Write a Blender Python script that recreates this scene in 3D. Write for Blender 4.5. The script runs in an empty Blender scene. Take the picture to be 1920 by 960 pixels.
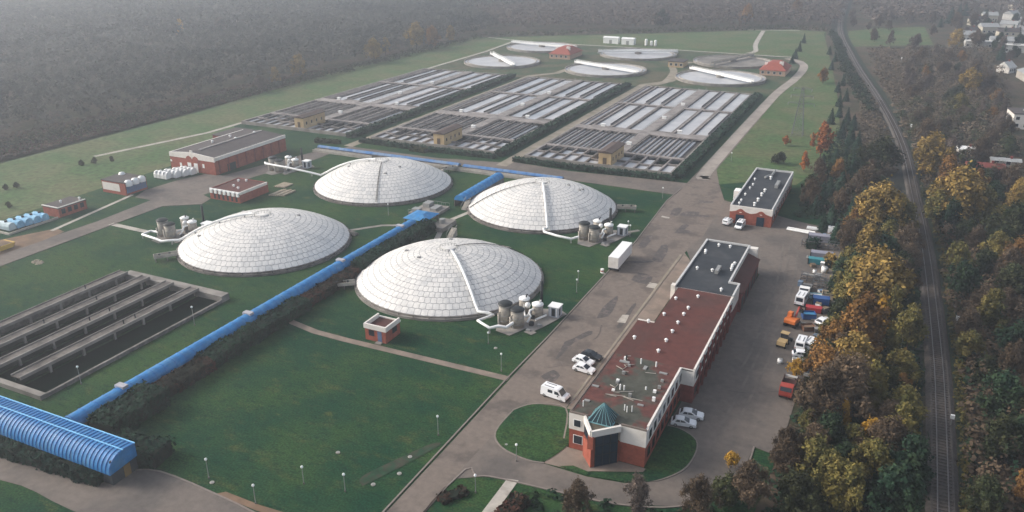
import bpy, math, random
import numpy as np
from mathutils import Matrix, Vector
C = bpy.context.scene.collection
SC = bpy.context.scene
random.seed(7)
RNG = np.random.default_rng(11)
rad = math.radians

# ------------------------------------------------------------------ camera
CAM_H = 80.0
FPX, PITCH, ROLL, YAW = 1526.5, 0.38774, -0.00405, 0.44472
_R = np.array([math.cos(YAW), math.sin(YAW), 0.0]); _Fh = np.array([-math.sin(YAW), math.cos(YAW), 0.0])
_F = math.cos(PITCH) * _Fh + np.array([0, 0, -math.sin(PITCH)]); _U = np.cross(_R, _F)
_c, _s = math.cos(ROLL), math.sin(ROLL)
_R, _U = _c * _R + _s * _U, -_s * _R + _c * _U
cd = bpy.data.cameras.new('camera'); cam = bpy.data.objects.new('camera', cd); C.objects.link(cam)
cd.sensor_width = 36.0; cd.lens = FPX / 1920 * 36.0; cd.clip_start = 1.0; cd.clip_end = 6000
m = Matrix.Identity(4)
for i in range(3):
    m[i][0] = _R[i]; m[i][1] = _U[i]; m[i][2] = -_F[i]
m[0][3], m[1][3], m[2][3] = 0, 0, CAM_H
cam.matrix_world = m
SC.camera = cam

def G(px, py, z=0.0):
    """point of the site at height z that a surveyed pixel of the aerial photo falls on"""
    d = _F * FPX + _R * (px - 960) - _U * (py - 480)
    t = (z - CAM_H) / d[2]
    return float(t * d[0]), float(t * d[1])

# ------------------------------------------------------------------ world, sun, exposure
SUN_EL, SUN_AZ = rad(30), rad(-103)          # azimuth clockwise from +Y
w = bpy.data.worlds.new('World'); SC.world = w; w.use_nodes = True
nt = w.node_tree; bg = nt.nodes['Background']
sky = nt.nodes.new('ShaderNodeTexSky'); sky.sky_type = 'NISHITA'; sky.sun_disc = False
sky.sun_elevation = SUN_EL; sky.sun_rotation = SUN_AZ; sky.altitude = 100
sky.air_density = 1.0; sky.dust_density = 4.0; sky.ozone_density = 1.0
hs = nt.nodes.new('ShaderNodeHueSaturation'); hs.inputs['Saturation'].default_value = 0.55      # thin overcast: greyer than clear air
nt.links.new(sky.outputs[0], hs.inputs['Color']); nt.links.new(hs.outputs[0], bg.inputs[0]); bg.inputs[1].default_value = 0.12
sd = bpy.data.lights.new('sun', 'SUN'); sd.energy = 1.35; sd.angle = rad(22); sd.color = (1.0, 0.92, 0.83)
sun = bpy.data.objects.new('sun', sd); C.objects.link(sun)
sv = Vector((math.sin(SUN_AZ) * math.cos(SUN_EL), math.cos(SUN_AZ) * math.cos(SUN_EL), math.sin(SUN_EL)))
sun.rotation_euler = sv.to_track_quat('Z', 'Y').to_euler()
sun.location = (0, 0, 300)
SC.view_settings.view_transform = 'Standard'; SC.view_settings.look = 'None'
SC.view_settings.exposure = 1.0; SC.view_settings.gamma = 1.0; SC.view_settings.use_curve_mapping = False
HAZE = 0.00050
SC.cycles.max_bounces = 5; SC.cycles.diffuse_bounces = 2; SC.cycles.glossy_bounces = 2
SC.cycles.transmission_bounces = 2; SC.cycles.volume_bounces = 0; SC.cycles.transparent_max_bounces = 4
SC.cycles.use_denoising = True

# ------------------------------------------------------------------ materials
_M = {}
def mat(name, col, rough=0.85, var=0.18, scale=0.6, col2=None, scale2=0.08, bias=0.5, metal=0.0, spec=0.25, soft=0.12, bump=0.0, attr=False, objvar=0.0):
    """procedural: fine noise in world space brightens/darkens, coarse noise mixes in a second colour"""
    if name in _M: return _M[name]
    mt = bpy.data.materials.new(name); mt.use_nodes = True; t = mt.node_tree; N = t.nodes; L = t.links
    b = N['Principled BSDF']; b.inputs['Roughness'].default_value = rough; b.inputs['Metallic'].default_value = metal
    b.inputs['Specular IOR Level'].default_value = spec
    geo = N.new('ShaderNodeNewGeometry')
    n1 = N.new('ShaderNodeTexNoise'); n1.inputs['Scale'].default_value = scale; n1.inputs['Detail'].default_value = 4; n1.inputs['Roughness'].default_value = 0.65
    L.new(geo.outputs['Position'], n1.inputs['Vector'])
    mr = N.new('ShaderNodeMapRange'); mr.inputs['From Min'].default_value = 0.3; mr.inputs['From Max'].default_value = 0.7
    mr.inputs['To Min'].default_value = 1 - var; mr.inputs['To Max'].default_value = 1 + var
    L.new(n1.outputs['Fac'], mr.inputs['Value'])
    fac = mr.outputs['Result']
    base = None
    if col2 is not None:
        n2 = N.new('ShaderNodeTexNoise'); n2.inputs['Scale'].default_value = scale2; n2.inputs['Detail'].default_value = 5; n2.inputs['Roughness'].default_value = 0.6
        L.new(geo.outputs['Position'], n2.inputs['Vector'])
        m2 = N.new('ShaderNodeMapRange'); m2.interpolation_type = 'SMOOTHSTEP'
        m2.inputs['From Min'].default_value = bias - soft; m2.inputs['From Max'].default_value = bias + soft
        L.new(n2.outputs['Fac'], m2.inputs['Value'])
        mx = N.new('ShaderNodeMix'); mx.data_type = 'RGBA'
        mx.inputs[6].default_value = (*col, 1); mx.inputs[7].default_value = (*col2, 1)
        if attr:
            a = N.new('ShaderNodeAttribute'); a.attribute_name = 'rnd'
            ad = N.new('ShaderNodeMath'); ad.operation = 'ADD'; ad.use_clamp = True
            sb = N.new('ShaderNodeMath'); sb.operation = 'MULTIPLY_ADD'; sb.inputs[1].default_value = 0.7; sb.inputs[2].default_value = -0.35
            L.new(m2.outputs['Result'], sb.inputs[0]); L.new(a.outputs['Fac'], ad.inputs[0]); L.new(sb.outputs[0], ad.inputs[1])
            L.new(ad.outputs[0], mx.inputs[0])
        else:
            L.new(m2.outputs['Result'], mx.inputs[0])
        base = mx.outputs[2]
    if objvar:
        oi = N.new('ShaderNodeObjectInfo'); mo = N.new('ShaderNodeMapRange')
        mo.inputs['To Min'].default_value = 1 - objvar; mo.inputs['To Max'].default_value = 1 + objvar
        L.new(oi.outputs['Random'], mo.inputs['Value'])
        mm = N.new('ShaderNodeMath'); mm.operation = 'MULTIPLY'; L.new(fac, mm.inputs[0]); L.new(mo.outputs[0], mm.inputs[1]); fac = mm.outputs[0]
    vm = N.new('ShaderNodeVectorMath'); vm.operation = 'SCALE'
    if base is None: vm.inputs[0].default_value = col
    else: L.new(base, vm.inputs[0])
    L.new(fac, vm.inputs['Scale']); L.new(vm.outputs[0], b.inputs['Base Color'])
    if bump:
        bp = N.new('ShaderNodeBump'); bp.inputs['Strength'].default_value = bump; bp.inputs['Distance'].default_value = 0.3
        L.new(n1.outputs['Fac'], bp.inputs['Height']); L.new(bp.outputs[0], b.inputs['Normal'])
    _M[name] = mt
    return mt

def brick_mat(name, col, mortar):
    if name in _M: return _M[name]
    mt = mat(name, col, rough=0.9, var=0.25, scale=0.9, col2=mortar, scale2=3.0, bias=0.62)
    return mt

def grass_mat():
    """three layers: wide dry/green areas, knee-high mottling, fine blades"""
    mt = bpy.data.materials.new('lawn_grass'); mt.use_nodes = True; t = mt.node_tree; N = t.nodes; L = t.links
    b = N['Principled BSDF']; b.inputs['Roughness'].default_value = 1.0; b.inputs['Specular IOR Level'].default_value = 0.08
    geo = N.new('ShaderNodeNewGeometry')
    def noise(sc, lo, hi, det=4, rough=.65, stretch=None):
        n = N.new('ShaderNodeTexNoise'); n.inputs['Scale'].default_value = sc; n.inputs['Detail'].default_value = det; n.inputs['Roughness'].default_value = rough
        if stretch:
            mp = N.new('ShaderNodeMapping'); mp.inputs['Scale'].default_value = stretch; mp.inputs['Rotation'].default_value = (0,0,.35); L.new(geo.outputs['Position'], mp.inputs[0]); L.new(mp.outputs[0], n.inputs['Vector'])
        else: L.new(geo.outputs['Position'], n.inputs['Vector'])
        r = N.new('ShaderNodeMapRange'); r.interpolation_type = 'SMOOTHSTEP'; r.inputs['From Min'].default_value = lo; r.inputs['From Max'].default_value = hi; L.new(n.outputs['Fac'], r.inputs['Value']); return r.outputs[0]
    def mix(a, c, f):
        m = N.new('ShaderNodeMix'); m.data_type = 'RGBA'; L.new(f, m.inputs[0])
        for k, q in ((6,a),(7,c)):
            if isinstance(q, tuple): m.inputs[k].default_value = (*q,1)
            else: L.new(q, m.inputs[k])
        return m.outputs[2]
    c = mix((.009,.044,.022), (.032,.070,.023), noise(.035,.38,.64))
    c = mix(c, (.058,.072,.026), noise(.16,.50,.72,6,.75,(1,1.8,1)))
    c = mix(c, (.005,.026,.016), noise(.45,.48,.70,6,.75,(1,2.2,1)))
    c = mix(c, (.075,.078,.036), noise(.9,.58,.76,5,.8))
    vm = N.new('ShaderNodeVectorMath'); vm.operation = 'SCALE'; L.new(c, vm.inputs[0])
    n = N.new('ShaderNodeTexNoise'); n.inputs['Scale'].default_value = 3.0; n.inputs['Detail'].default_value = 5; L.new(geo.outputs['Position'], n.inputs['Vector'])
    r = N.new('ShaderNodeMapRange'); r.inputs['From Min'].default_value = .3; r.inputs['From Max'].default_value = .7; r.inputs['To Min'].default_value = .5; r.inputs['To Max'].default_value = 1.5; L.new(n.outputs['Fac'], r.inputs['Value'])
    L.new(r.outputs[0], vm.inputs['Scale']); L.new(vm.outputs[0], b.inputs['Base Color']); _M['lawn_grass'] = mt; return mt
GRASS = grass_mat()
MEADOW = mat('meadow_grass', (0.060, 0.108, 0.040), 0.95, 0.4, 0.5, (0.105, 0.116, 0.056), 0.05, 0.5, soft=0.15, spec=0.1)
SCRUB = mat('scrub_soil', (0.085, 0.062, 0.045), 0.95, 0.45, 0.5, (0.045, 0.048, 0.028), 0.05, 0.5, spec=0.1)
ASPH = mat('asphalt', (0.165, 0.136, 0.115), 0.9, 0.16, 0.9, (0.112, 0.094, 0.082), 0.13, 0.55, soft=0.06)
ASPH2 = mat('asphalt_old', (0.150, 0.127, 0.110), 0.9, 0.16, 0.8, (0.108, 0.095, 0.086), 0.09, 0.54, soft=0.1)
ASPHD = mat('asphalt_patch', (0.088, 0.078, 0.074), 0.9, 0.25, 1.2, (0.150, 0.125, 0.112), 0.5, 0.58, soft=0.06)
CONC = mat('concrete', (0.27, 0.25, 0.225), 0.9, 0.2, 0.7, (0.17, 0.155, 0.14), 0.35, 0.52)
CONCD = mat('concrete_weathered', (0.20, 0.18, 0.165), 0.9, 0.25, 1.1, (0.115, 0.105, 0.096), 0.45, 0.5)
CONCL = mat('concrete_pale', (0.40, 0.37, 0.325), 0.9, 0.15, 0.8, (0.28, 0.255, 0.22), 0.3, 0.55)
PAVE = mat('paving', (0.235, 0.185, 0.15), 0.9, 0.18, 1.2, (0.17, 0.14, 0.115), 0.3, 0.5)
DIRT = mat('dirt', (0.20, 0.13, 0.085), 0.95, 0.25, 0.8, (0.13, 0.09, 0.06), 0.2, 0.5)
KERB = mat('kerb_stone', (0.20, 0.17, 0.15), 0.9, 0.15, 1.5)
TAN = mat('sand_path', (0.29, 0.25, 0.20), 0.95, 0.15, 0.8, (0.20, 0.18, 0.135), 0.2, 0.5)
BRICK = brick_mat('brick_red', (0.285, 0.078, 0.050), (0.22, 0.075, 0.055))
BRICKD = brick_mat('brick_dark', (0.20, 0.050, 0.042), (0.17, 0.055, 0.045))
WHITE = mat('white_render', (0.70, 0.66, 0.61), 0.7, 0.06, 0.8, (0.62, 0.58, 0.52), 0.5, 0.6)
WHITEP = mat('white_paint', (0.80, 0.80, 0.78), 0.45, 0.05, 1.0)
CARW = mat('car_white', (0.80, 0.81, 0.82), 0.25, 0.02, 1.0, spec=0.5)
CARK = mat('car_black', (0.018, 0.02, 0.024), 0.25, 0.05, 1.0, spec=0.5)
GLASS = mat('dark_glass', (0.018, 0.024, 0.034), 0.12, 0.2, 0.4, spec=0.5)
GLASSB = mat('blue_glass', (0.012, 0.028, 0.048), 0.2, 0.2, 0.5, spec=0.25)
RUBBER = mat('rubber', (0.015, 0.015, 0.016), 0.9, 0.1, 1)
ROOFK = mat('roof_black', (0.030, 0.035, 0.042), 0.8, 0.2, 0.5, (0.050, 0.053, 0.058), 0.15, 0.55)
ROOFG = mat('roof_grey', (0.082, 0.070, 0.068), 0.9, 0.12, 0.5, (0.062, 0.055, 0.055), 0.15, 0.5)
ROOFR = mat('roof_red_felt', (0.100, 0.034, 0.028), 0.9, 0.16, 0.7, (0.078, 0.034, 0.029), 0.12, 0.5)
ROOFRT = mat('roof_red_tile', (0.28, 0.075, 0.052), 0.9, 0.15, 1.0)
BLUE = mat('blue_sheet', (0.018, 0.175, 0.42), 0.55, 0.20, 0.7, (0.060, 0.210, 0.400), 0.5, 0.55, spec=0.35)
BLUED = mat('blue_ridge', (0.018, 0.14, 0.40), 0.4, 0.1, 0.6, spec=0.4)
BLUEL = mat('blue_light', (0.20, 0.50, 0.78), 0.5, 0.1, 0.6)
DOME = mat('dome_panel', (0.70, 0.68, 0.645), 0.6, 0.10, 1.3, (0.53, 0.53, 0.52), 0.28, 0.55, attr=True)
SEAM = mat('dome_seam', (0.33, 0.33, 0.33), 0.8, 0.2, 0.8)
STEEL = mat('steel_grey', (0.30, 0.30, 0.29), 0.55, 0.12, 0.8, metal=0.3)
TANKM = mat('tank_shell', (0.36, 0.325, 0.275), 0.6, 0.18, 0.9, (0.26, 0.235, 0.205), 0.8, 0.52)
DARKM = mat('dark_metal', (0.022, 0.026, 0.028), 0.6, 0.15, 0.8)
WATER = mat('pale_water', (0.47, 0.47, 0.475), 0.4, 0.08, 0.35, (0.38, 0.385, 0.40), 0.08, 0.5, spec=0.4)
WATERG = mat('grey_water', (0.30, 0.32, 0.35), 0.3, 0.12, 0.4, (0.40, 0.41, 0.43), 0.1, 0.5, spec=0.5)
WATERD = mat('dark_water', (0.003, 0.009, 0.007), 0.6, 0.3, 0.3, spec=0.0)
YELLOW = mat('yellow_render', (0.50, 0.365, 0.20), 0.85, 0.08, 0.6, (0.42, 0.30, 0.17), 0.4, 0.55)
TANKYEL = mat('yellow_paint', (0.55, 0.36, 0.08), 0.7, 0.1, 0.8)
RUSTR = mat('machine_red', (0.33, 0.05, 0.035), 0.5, 0.12, 1)
ORANGE = mat('machine_orange', (0.60, 0.16, 0.035), 0.5, 0.1, 1)
BALLAST = mat('ballast', (0.105, 0.090, 0.078), 0.95, 0.3, 2.0, (0.075, 0.066, 0.06), 0.1, 0.5)
RAIL = mat('rail_steel', (0.19, 0.17, 0.16), 0.4, 0.1, 1, metal=0.6)
WOOD = mat('timber', (0.22, 0.16, 0.10), 0.9, 0.2, 1)
BARK = mat('bark', (0.055, 0.042, 0.033), 0.95, 0.3, 1.5)
BIRCH = mat('pale_bark', (0.16, 0.14, 0.12), 0.95, 0.3, 1.5)
LF = {
 'gold':   mat('leaf_gold',   (0.150, 0.106, 0.032), 0.9, 0.4, 0.35, (0.310, 0.205, 0.058), 0.12, 0.5, attr=True, objvar=0.18, spec=0.15),
 'olive':  mat('leaf_olive',  (0.070, 0.070, 0.023), 0.9, 0.4, 0.35, (0.190, 0.150, 0.043), 0.12, 0.5, attr=True, objvar=0.2, spec=0.15),
 'orange': mat('leaf_orange', (0.125, 0.066, 0.024), 0.9, 0.4, 0.35, (0.250, 0.130, 0.036), 0.12, 0.5, attr=True, objvar=0.18, spec=0.15),
 'yellow': mat('leaf_yellow', (0.30, 0.17, 0.025), 0.9, 0.3, 0.35, (0.46, 0.26, 0.035), 0.12, 0.5, attr=True, objvar=0.12, spec=0.15),
 'rust':   mat('leaf_rust',   (0.24, 0.080, 0.028), 0.9, 0.35, 0.35, (0.40, 0.150, 0.045), 0.12, 0.5, attr=True, objvar=0.15, spec=0.15),
 'brown':  mat('leaf_brown',  (0.060, 0.044, 0.030), 0.9, 0.4, 0.35, (0.120, 0.084, 0.054), 0.1, 0.5, attr=True, objvar=0.25, spec=0.1),
 'grey':   mat('leaf_grey',   (0.088, 0.070, 0.060), 0.9, 0.25, 0.35, (0.145, 0.114, 0.095), 0.1, 0.5, attr=True, objvar=0.2, spec=0.1),
 'green':  mat('leaf_green',  (0.010, 0.028, 0.016), 0.9, 0.4, 0.35, (0.026, 0.044, 0.020), 0.1, 0.5, attr=True, objvar=0.2, spec=0.15),
 'moss':   mat('leaf_moss',   (0.022, 0.034, 0.015), 0.9, 0.4, 0.35, (0.050, 0.052, 0.022), 0.1, 0.5, attr=True, objvar=0.25, spec=0.15),
 'conifer':mat('leaf_conifer',(0.012, 0.034, 0.024), 0.9, 0.4, 0.35, (0.026, 0.052, 0.032), 0.1, 0.5, attr=True, objvar=0.2, spec=0.15),
 'hedge':  mat('leaf_hedge',  (0.005, 0.024, 0.017), 0.9, 0.4, 0.5, (0.014, 0.040, 0.023), 0.15, 0.5, attr=True, spec=0.15),
 'redbush':mat('leaf_redbush',(0.020, 0.022, 0.014), 0.9, 0.4, 0.5, (0.062, 0.026, 0.018), 0.15, 0.5, attr=True, spec=0.15),
 'hedge2': mat('leaf_hedge_light', (0.016, 0.042, 0.028), 0.9, 0.4, 0.5, (0.036, 0.068, 0.042), 0.15, 0.5, attr=True, spec=0.1),
 'scrub':  mat('leaf_scrub',  (0.078, 0.064, 0.044), 0.9, 0.3, 0.35, (0.155, 0.118, 0.085), 0.05, 0.5, attr=True, spec=0.1),
 'forest': mat('leaf_forest', (0.028, 0.037, 0.034), 0.9, 0.25, 0.2, (0.098, 0.098, 0.084), 0.02, 0.5, attr=True, spec=0.1),
}

# ------------------------------------------------------------------ mesh builder
class MB:
    def __init__(s): s.v = []; s.f = []; s.mi = []; s.m = 0
    def box(s, x0, y0, z0, x1, y1, z1):
        b = len(s.v)
        s.v += [(x0,y0,z0),(x1,y0,z0),(x1,y1,z0),(x0,y1,z0),(x0,y0,z1),(x1,y0,z1),(x1,y1,z1),(x0,y1,z1)]
        for q in ((0,3,2,1),(4,5,6,7),(0,1,5,4),(1,2,6,5),(2,3,7,6),(3,0,4,7)): s.f.append(tuple(b+i for i in q)); s.mi.append(s.m)
        return s
    def face(s, *p):
        b = len(s.v); s.v += [tuple(q) for q in p]; s.f.append(tuple(range(b, b+len(p)))); s.mi.append(s.m); return s
    def prism(s, poly, z0, z1):
        n = len(poly); b = len(s.v)
        a = sum(poly[i][0]*poly[(i+1)%n][1]-poly[(i+1)%n][0]*poly[i][1] for i in range(n))
        if a < 0: poly = poly[::-1]
        s.v += [(p[0],p[1],z0) for p in poly] + [(p[0],p[1],z1) for p in poly]
        s.f.append(tuple(b+n+i for i in range(n))); s.f.append(tuple(b+n-1-i for i in range(n))); s.mi += [s.m]*2
        for i in range(n):
            j = (i+1)%n; s.f.append((b+i, b+j, b+n+j, b+n+i)); s.mi.append(s.m)
        return s
    def extrude(s, prof, axis, a0, a1):
        """profile in the plane across `axis` ('x': (y,z); 'y': (x,z))"""
        n = len(prof); b = len(s.v)
        P = (lambda p, a: (a, p[0], p[1])) if axis == 'x' else (lambda p, a: (p[0], a, p[1]))
        s.v += [P(p, a0) for p in prof] + [P(p, a1) for p in prof]
        s.f.append(tuple(b+i for i in range(n))); s.f.append(tuple(b+2*n-1-i for i in range(n))); s.mi += [s.m]*2
        for i in range(n):
            j = (i+1)%n; s.f.append((b+i, b+n+i, b+n+j, b+j)); s.mi.append(s.m)
        return s
    def cyl(s, x, y, z0, z1, r, n=16, r2=None, cap=True):
        r2 = r if r2 is None else r2; b = len(s.v)
        for (z, q) in ((z0, r), (z1, r2)):
            s.v += [(x+q*math.cos(2*math.pi*i/n), y+q*math.sin(2*math.pi*i/n), z) for i in range(n)]
        for i in range(n):
            j = (i+1)%n; s.f.append((b+i, b+j, b+n+j, b+n+i)); s.mi.append(s.m)
        if cap:
            s.f.append(tuple(b+n+i for i in range(n))); s.f.append(tuple(b+n-1-i for i in range(n))); s.mi += [s.m]*2
        return s
    def lathe(s, x, y, prof, n=24):
        b = len(s.v)
        for (r, z) in prof: s.v += [(x+r*math.cos(2*math.pi*i/n), y+r*math.sin(2*math.pi*i/n), z) for i in range(n)]
        for k in range(len(prof)-1):
            for i in range(n):
                j = (i+1)%n; s.f.append((b+k*n+i, b+k*n+j, b+(k+1)*n+j, b+(k+1)*n+i)); s.mi.append(s.m)
        return s
    def tube(s, pts, r, n=8, r2=None):
        pts = [Vector(p) for p in pts]; b = len(s.v); K = len(pts)
        for k, p in enumerate(pts):
            d = (pts[min(k+1, K-1)] - pts[max(k-1, 0)]).normalized()
            a = Vector((0,0,1)) if abs(d.z) < 0.9 else Vector((1,0,0))
            u = d.cross(a).normalized(); q = d.cross(u)
            rr = r if r2 is None else r + (r2-r)*k/max(1, K-1)
            for i in range(n):
                t = 2*math.pi*i/n; s.v.append(tuple(p + u*rr*math.cos(t) + q*rr*math.sin(t)))
        for k in range(K-1):
            for i in range(n):
                j = (i+1)%n; s.f.append((b+k*n+i, b+k*n+j, b+(k+1)*n+j, b+(k+1)*n+i)); s.mi.append(s.m)
        s.f.append(tuple(b+i for i in range(n))); s.f.append(tuple(b+(K-1)*n+n-1-i for i in range(n))); s.mi += [s.m]*2
        return s
    def bar(s, p, q, w, h=None):
        h = w if h is None else h
        p = Vector(p); q = Vector(q); d = (q-p).normalized(); a = Vector((0,0,1)) if abs(d.z) < 0.95 else Vector((1,0,0))
        u = d.cross(a).normalized()*w/2; t = u.cross(d).normalized()*h/2; b = len(s.v)
        for e in (p, q): s.v += [tuple(e-u-t), tuple(e+u-t), tuple(e+u+t), tuple(e-u+t)]
        for f in ((0,1,2,3),(7,6,5,4),(0,4,5,1),(1,5,6,2),(2,6,7,3),(3,7,4,0)): s.f.append(tuple(b+i for i in f)); s.mi.append(s.m)
        return s
    def build(s, name, ms, parent=None, smooth=False):
        if not isinstance(ms, (list, tuple)): ms = [ms]
        me = bpy.data.meshes.new(name)
        ox, oy, oz = (0,0,0)
        if parent is not None:
            r = parent
            while r.parent is not None: r = r.parent
            ox, oy, oz = r.location if not r.get('_local') else (0,0,0)
        me.from_pydata([(a-ox, b-oy, c-oz) for a, b, c in s.v], [], s.f)
        for q in ms: me.materials.append(q)
        if len(ms) > 1: me.polygons.foreach_set('material_index', s.mi)
        if smooth: me.polygons.foreach_set('use_smooth', [True]*len(me.polygons))
        me.update()
        o = bpy.data.objects.new(name, me); C.objects.link(o)
        if parent is not None: o.parent = parent
        return o

def tag(o, label=None, cat=None, group=None, kind=None):
    if label: o['label'] = label
    if cat: o['category'] = cat
    if group: o['group'] = group
    if kind: o['kind'] = kind
    return o
def thing(name, label, cat, loc=(0,0,0), group=None, local=False, rz=0.0):
    """an Empty at the thing's base; parts are given in site coordinates unless local"""
    o = bpy.data.objects.new(name, None); C.objects.link(o); o.location = loc; o.empty_display_size = 0.5
    o.rotation_euler = (0,0,rz)
    if local: o['_local'] = 1
    return tag(o, label, cat, group)
def struct(o): o['kind'] = 'structure'; return o
def kids(o): return list(o.children)
def copy_tree(o, loc, rz=0.0, label=None, parent=None, scale=None):
    c = o.copy(); C.objects.link(c)
    if parent is not None: c.parent = parent
    else:
        c.location = loc; c.rotation_euler = (0,0,rz)
        if scale is not None: c.scale = scale if isinstance(scale, tuple) else (scale,)*3
    if label: c['label'] = label
    for ch in kids(o): copy_tree(ch, None, parent=c)
    return c
_Z = [0]
def lift(z):
    """no two ground sheets ever share a plane"""
    _Z[0] += 1; return z + 0.0006*_Z[0]
def sheet(name, poly, z, m):
    z = lift(z); mb = MB(); n = len(poly)
    a = sum(poly[i][0]*poly[(i+1)%n][1]-poly[(i+1)%n][0]*poly[i][1] for i in range(n))
    if a < 0: poly = poly[::-1]
    mb.face(*[(x, y, z) for x, y in poly]); return struct(mb.build(name, m))
def ribbon_pts(pts, w0, w1=None):
    """left and right edges of a strip along pts"""
    w1 = w0 if w1 is None else w1; L = []; R = []; K = len(pts)
    for k, p in enumerate(pts):
        a = Vector((*pts[max(k-1,0)],0)); b = Vector((*pts[min(k+1,K-1)],0)); d = (b-a).normalized(); n = Vector((-d.y, d.x, 0))
        w = w0+(w1-w0)*k/max(1,K-1)
        L.append((p[0]+n.x*w/2, p[1]+n.y*w/2)); R.append((p[0]-n.x*w/2, p[1]-n.y*w/2))
    return L, R
def ribbon(name, pts, w, z, m, w1=None):
    z = lift(z); L, R = ribbon_pts(pts, w, w1); mb = MB()
    for k in range(len(pts)-1):
        mb.face((*R[k],z),(*R[k+1],z),(*L[k+1],z),(*L[k],z))
    return struct(mb.build(name, m))
def curb(mb, pts, w=0.28, z0=0.0, z1=0.14):
    L, R = ribbon_pts(pts, w)
    for k in range(len(pts)-1): mb.prism([R[k], R[k+1], L[k+1], L[k]], z0, z1)
def smooth_line(pts, n=6):
    """Catmull-Rom through pts"""
    out = []; P = [pts[0]]+list(pts)+[pts[-1]]
    for i in range(1, len(P)-2):
        for k in range(n):
            t = k/n; p0, p1, p2, p3 = P[i-1], P[i], P[i+1], P[i+2]
            out.append(tuple(0.5*((2*p1[j])+(-p0[j]+p2[j])*t+(2*p0[j]-5*p1[j]+4*p2[j]-p3[j])*t*t+(-p0[j]+3*p1[j]-3*p2[j]+p3[j])*t**3) for j in (0,1)))
    out.append(tuple(pts[-1])); return out
# ------------------------------------------------------------------ ground
def ground():
    # one sheet, gently uneven away from the plant
    sheet('terrain', [(-2600,-600),(1400,-600),(1400,2900),(-2600,2900)], -0.06, SCRUB)
    sheet('lawn', [(-292,30),(-58,30),(-12,60),(-8.5,118),(-9,180),(-14,235),(-19,300),(-36,430),(-60,703),(-89,708),(-291,566)], -0.02, GRASS)
    sheet('meadow', [(-600,-100),(-292,30),(-291,566),(-301,568),(-300,380),(-284,180),(-330,30),(-420,-100)], -0.024, MEADOW)
    # outer band of dry grass along the wood and the far field
    sheet('far_field', [(-256,558),(-66,556),(-60,703),(-89,708),(-180,640),(-285,567)], 0.0, MEADOW)
    sheet('side_field', [(-291,170),(-232,130),(-232,238),(-258,262),(-258,560),(-291,562)], 0.0, MEADOW)
    sheet('rail_field', [(-54,279),(-49,262),(-42,268),(-26,272),(-20,300),(-14,300),(-26,420),(-38,520),(-62,703),(-76,703),(-66,552),(-57,542),(-52,522),(-50.6,500),(-51.5,470),(-54,420)], 0.0, MEADOW)
    ribbon('narrow_road', smooth_line([(-54.5,268),(-56.4,282),(-56.2,420),(-53.6,470),(-53.2,500),(-54.4,523),(-59.5,540),(-68,550)]), 4.6, 0.055, mat('worn_asphalt',(.34,.30,.26),.9,.12,.8,(.26,.23,.20),.12,.5))
    FIELD = mat('rough_grass', (0.040,0.072,0.036), 0.95, 0.35, 0.5, (0.095,0.088,0.055), 0.06, 0.5, soft=0.12, spec=0.1)
    sheet('rough_field', [(-256,418),(-58,420),(-56,470),(-57,522),(-66,554),(-256,556)], 0.0, FIELD)
    sheet('distant_field', [(-40,620),(16,655),(10,770),(-24,745),(-44,715)], 0.0, MEADOW)
ground()

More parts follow.
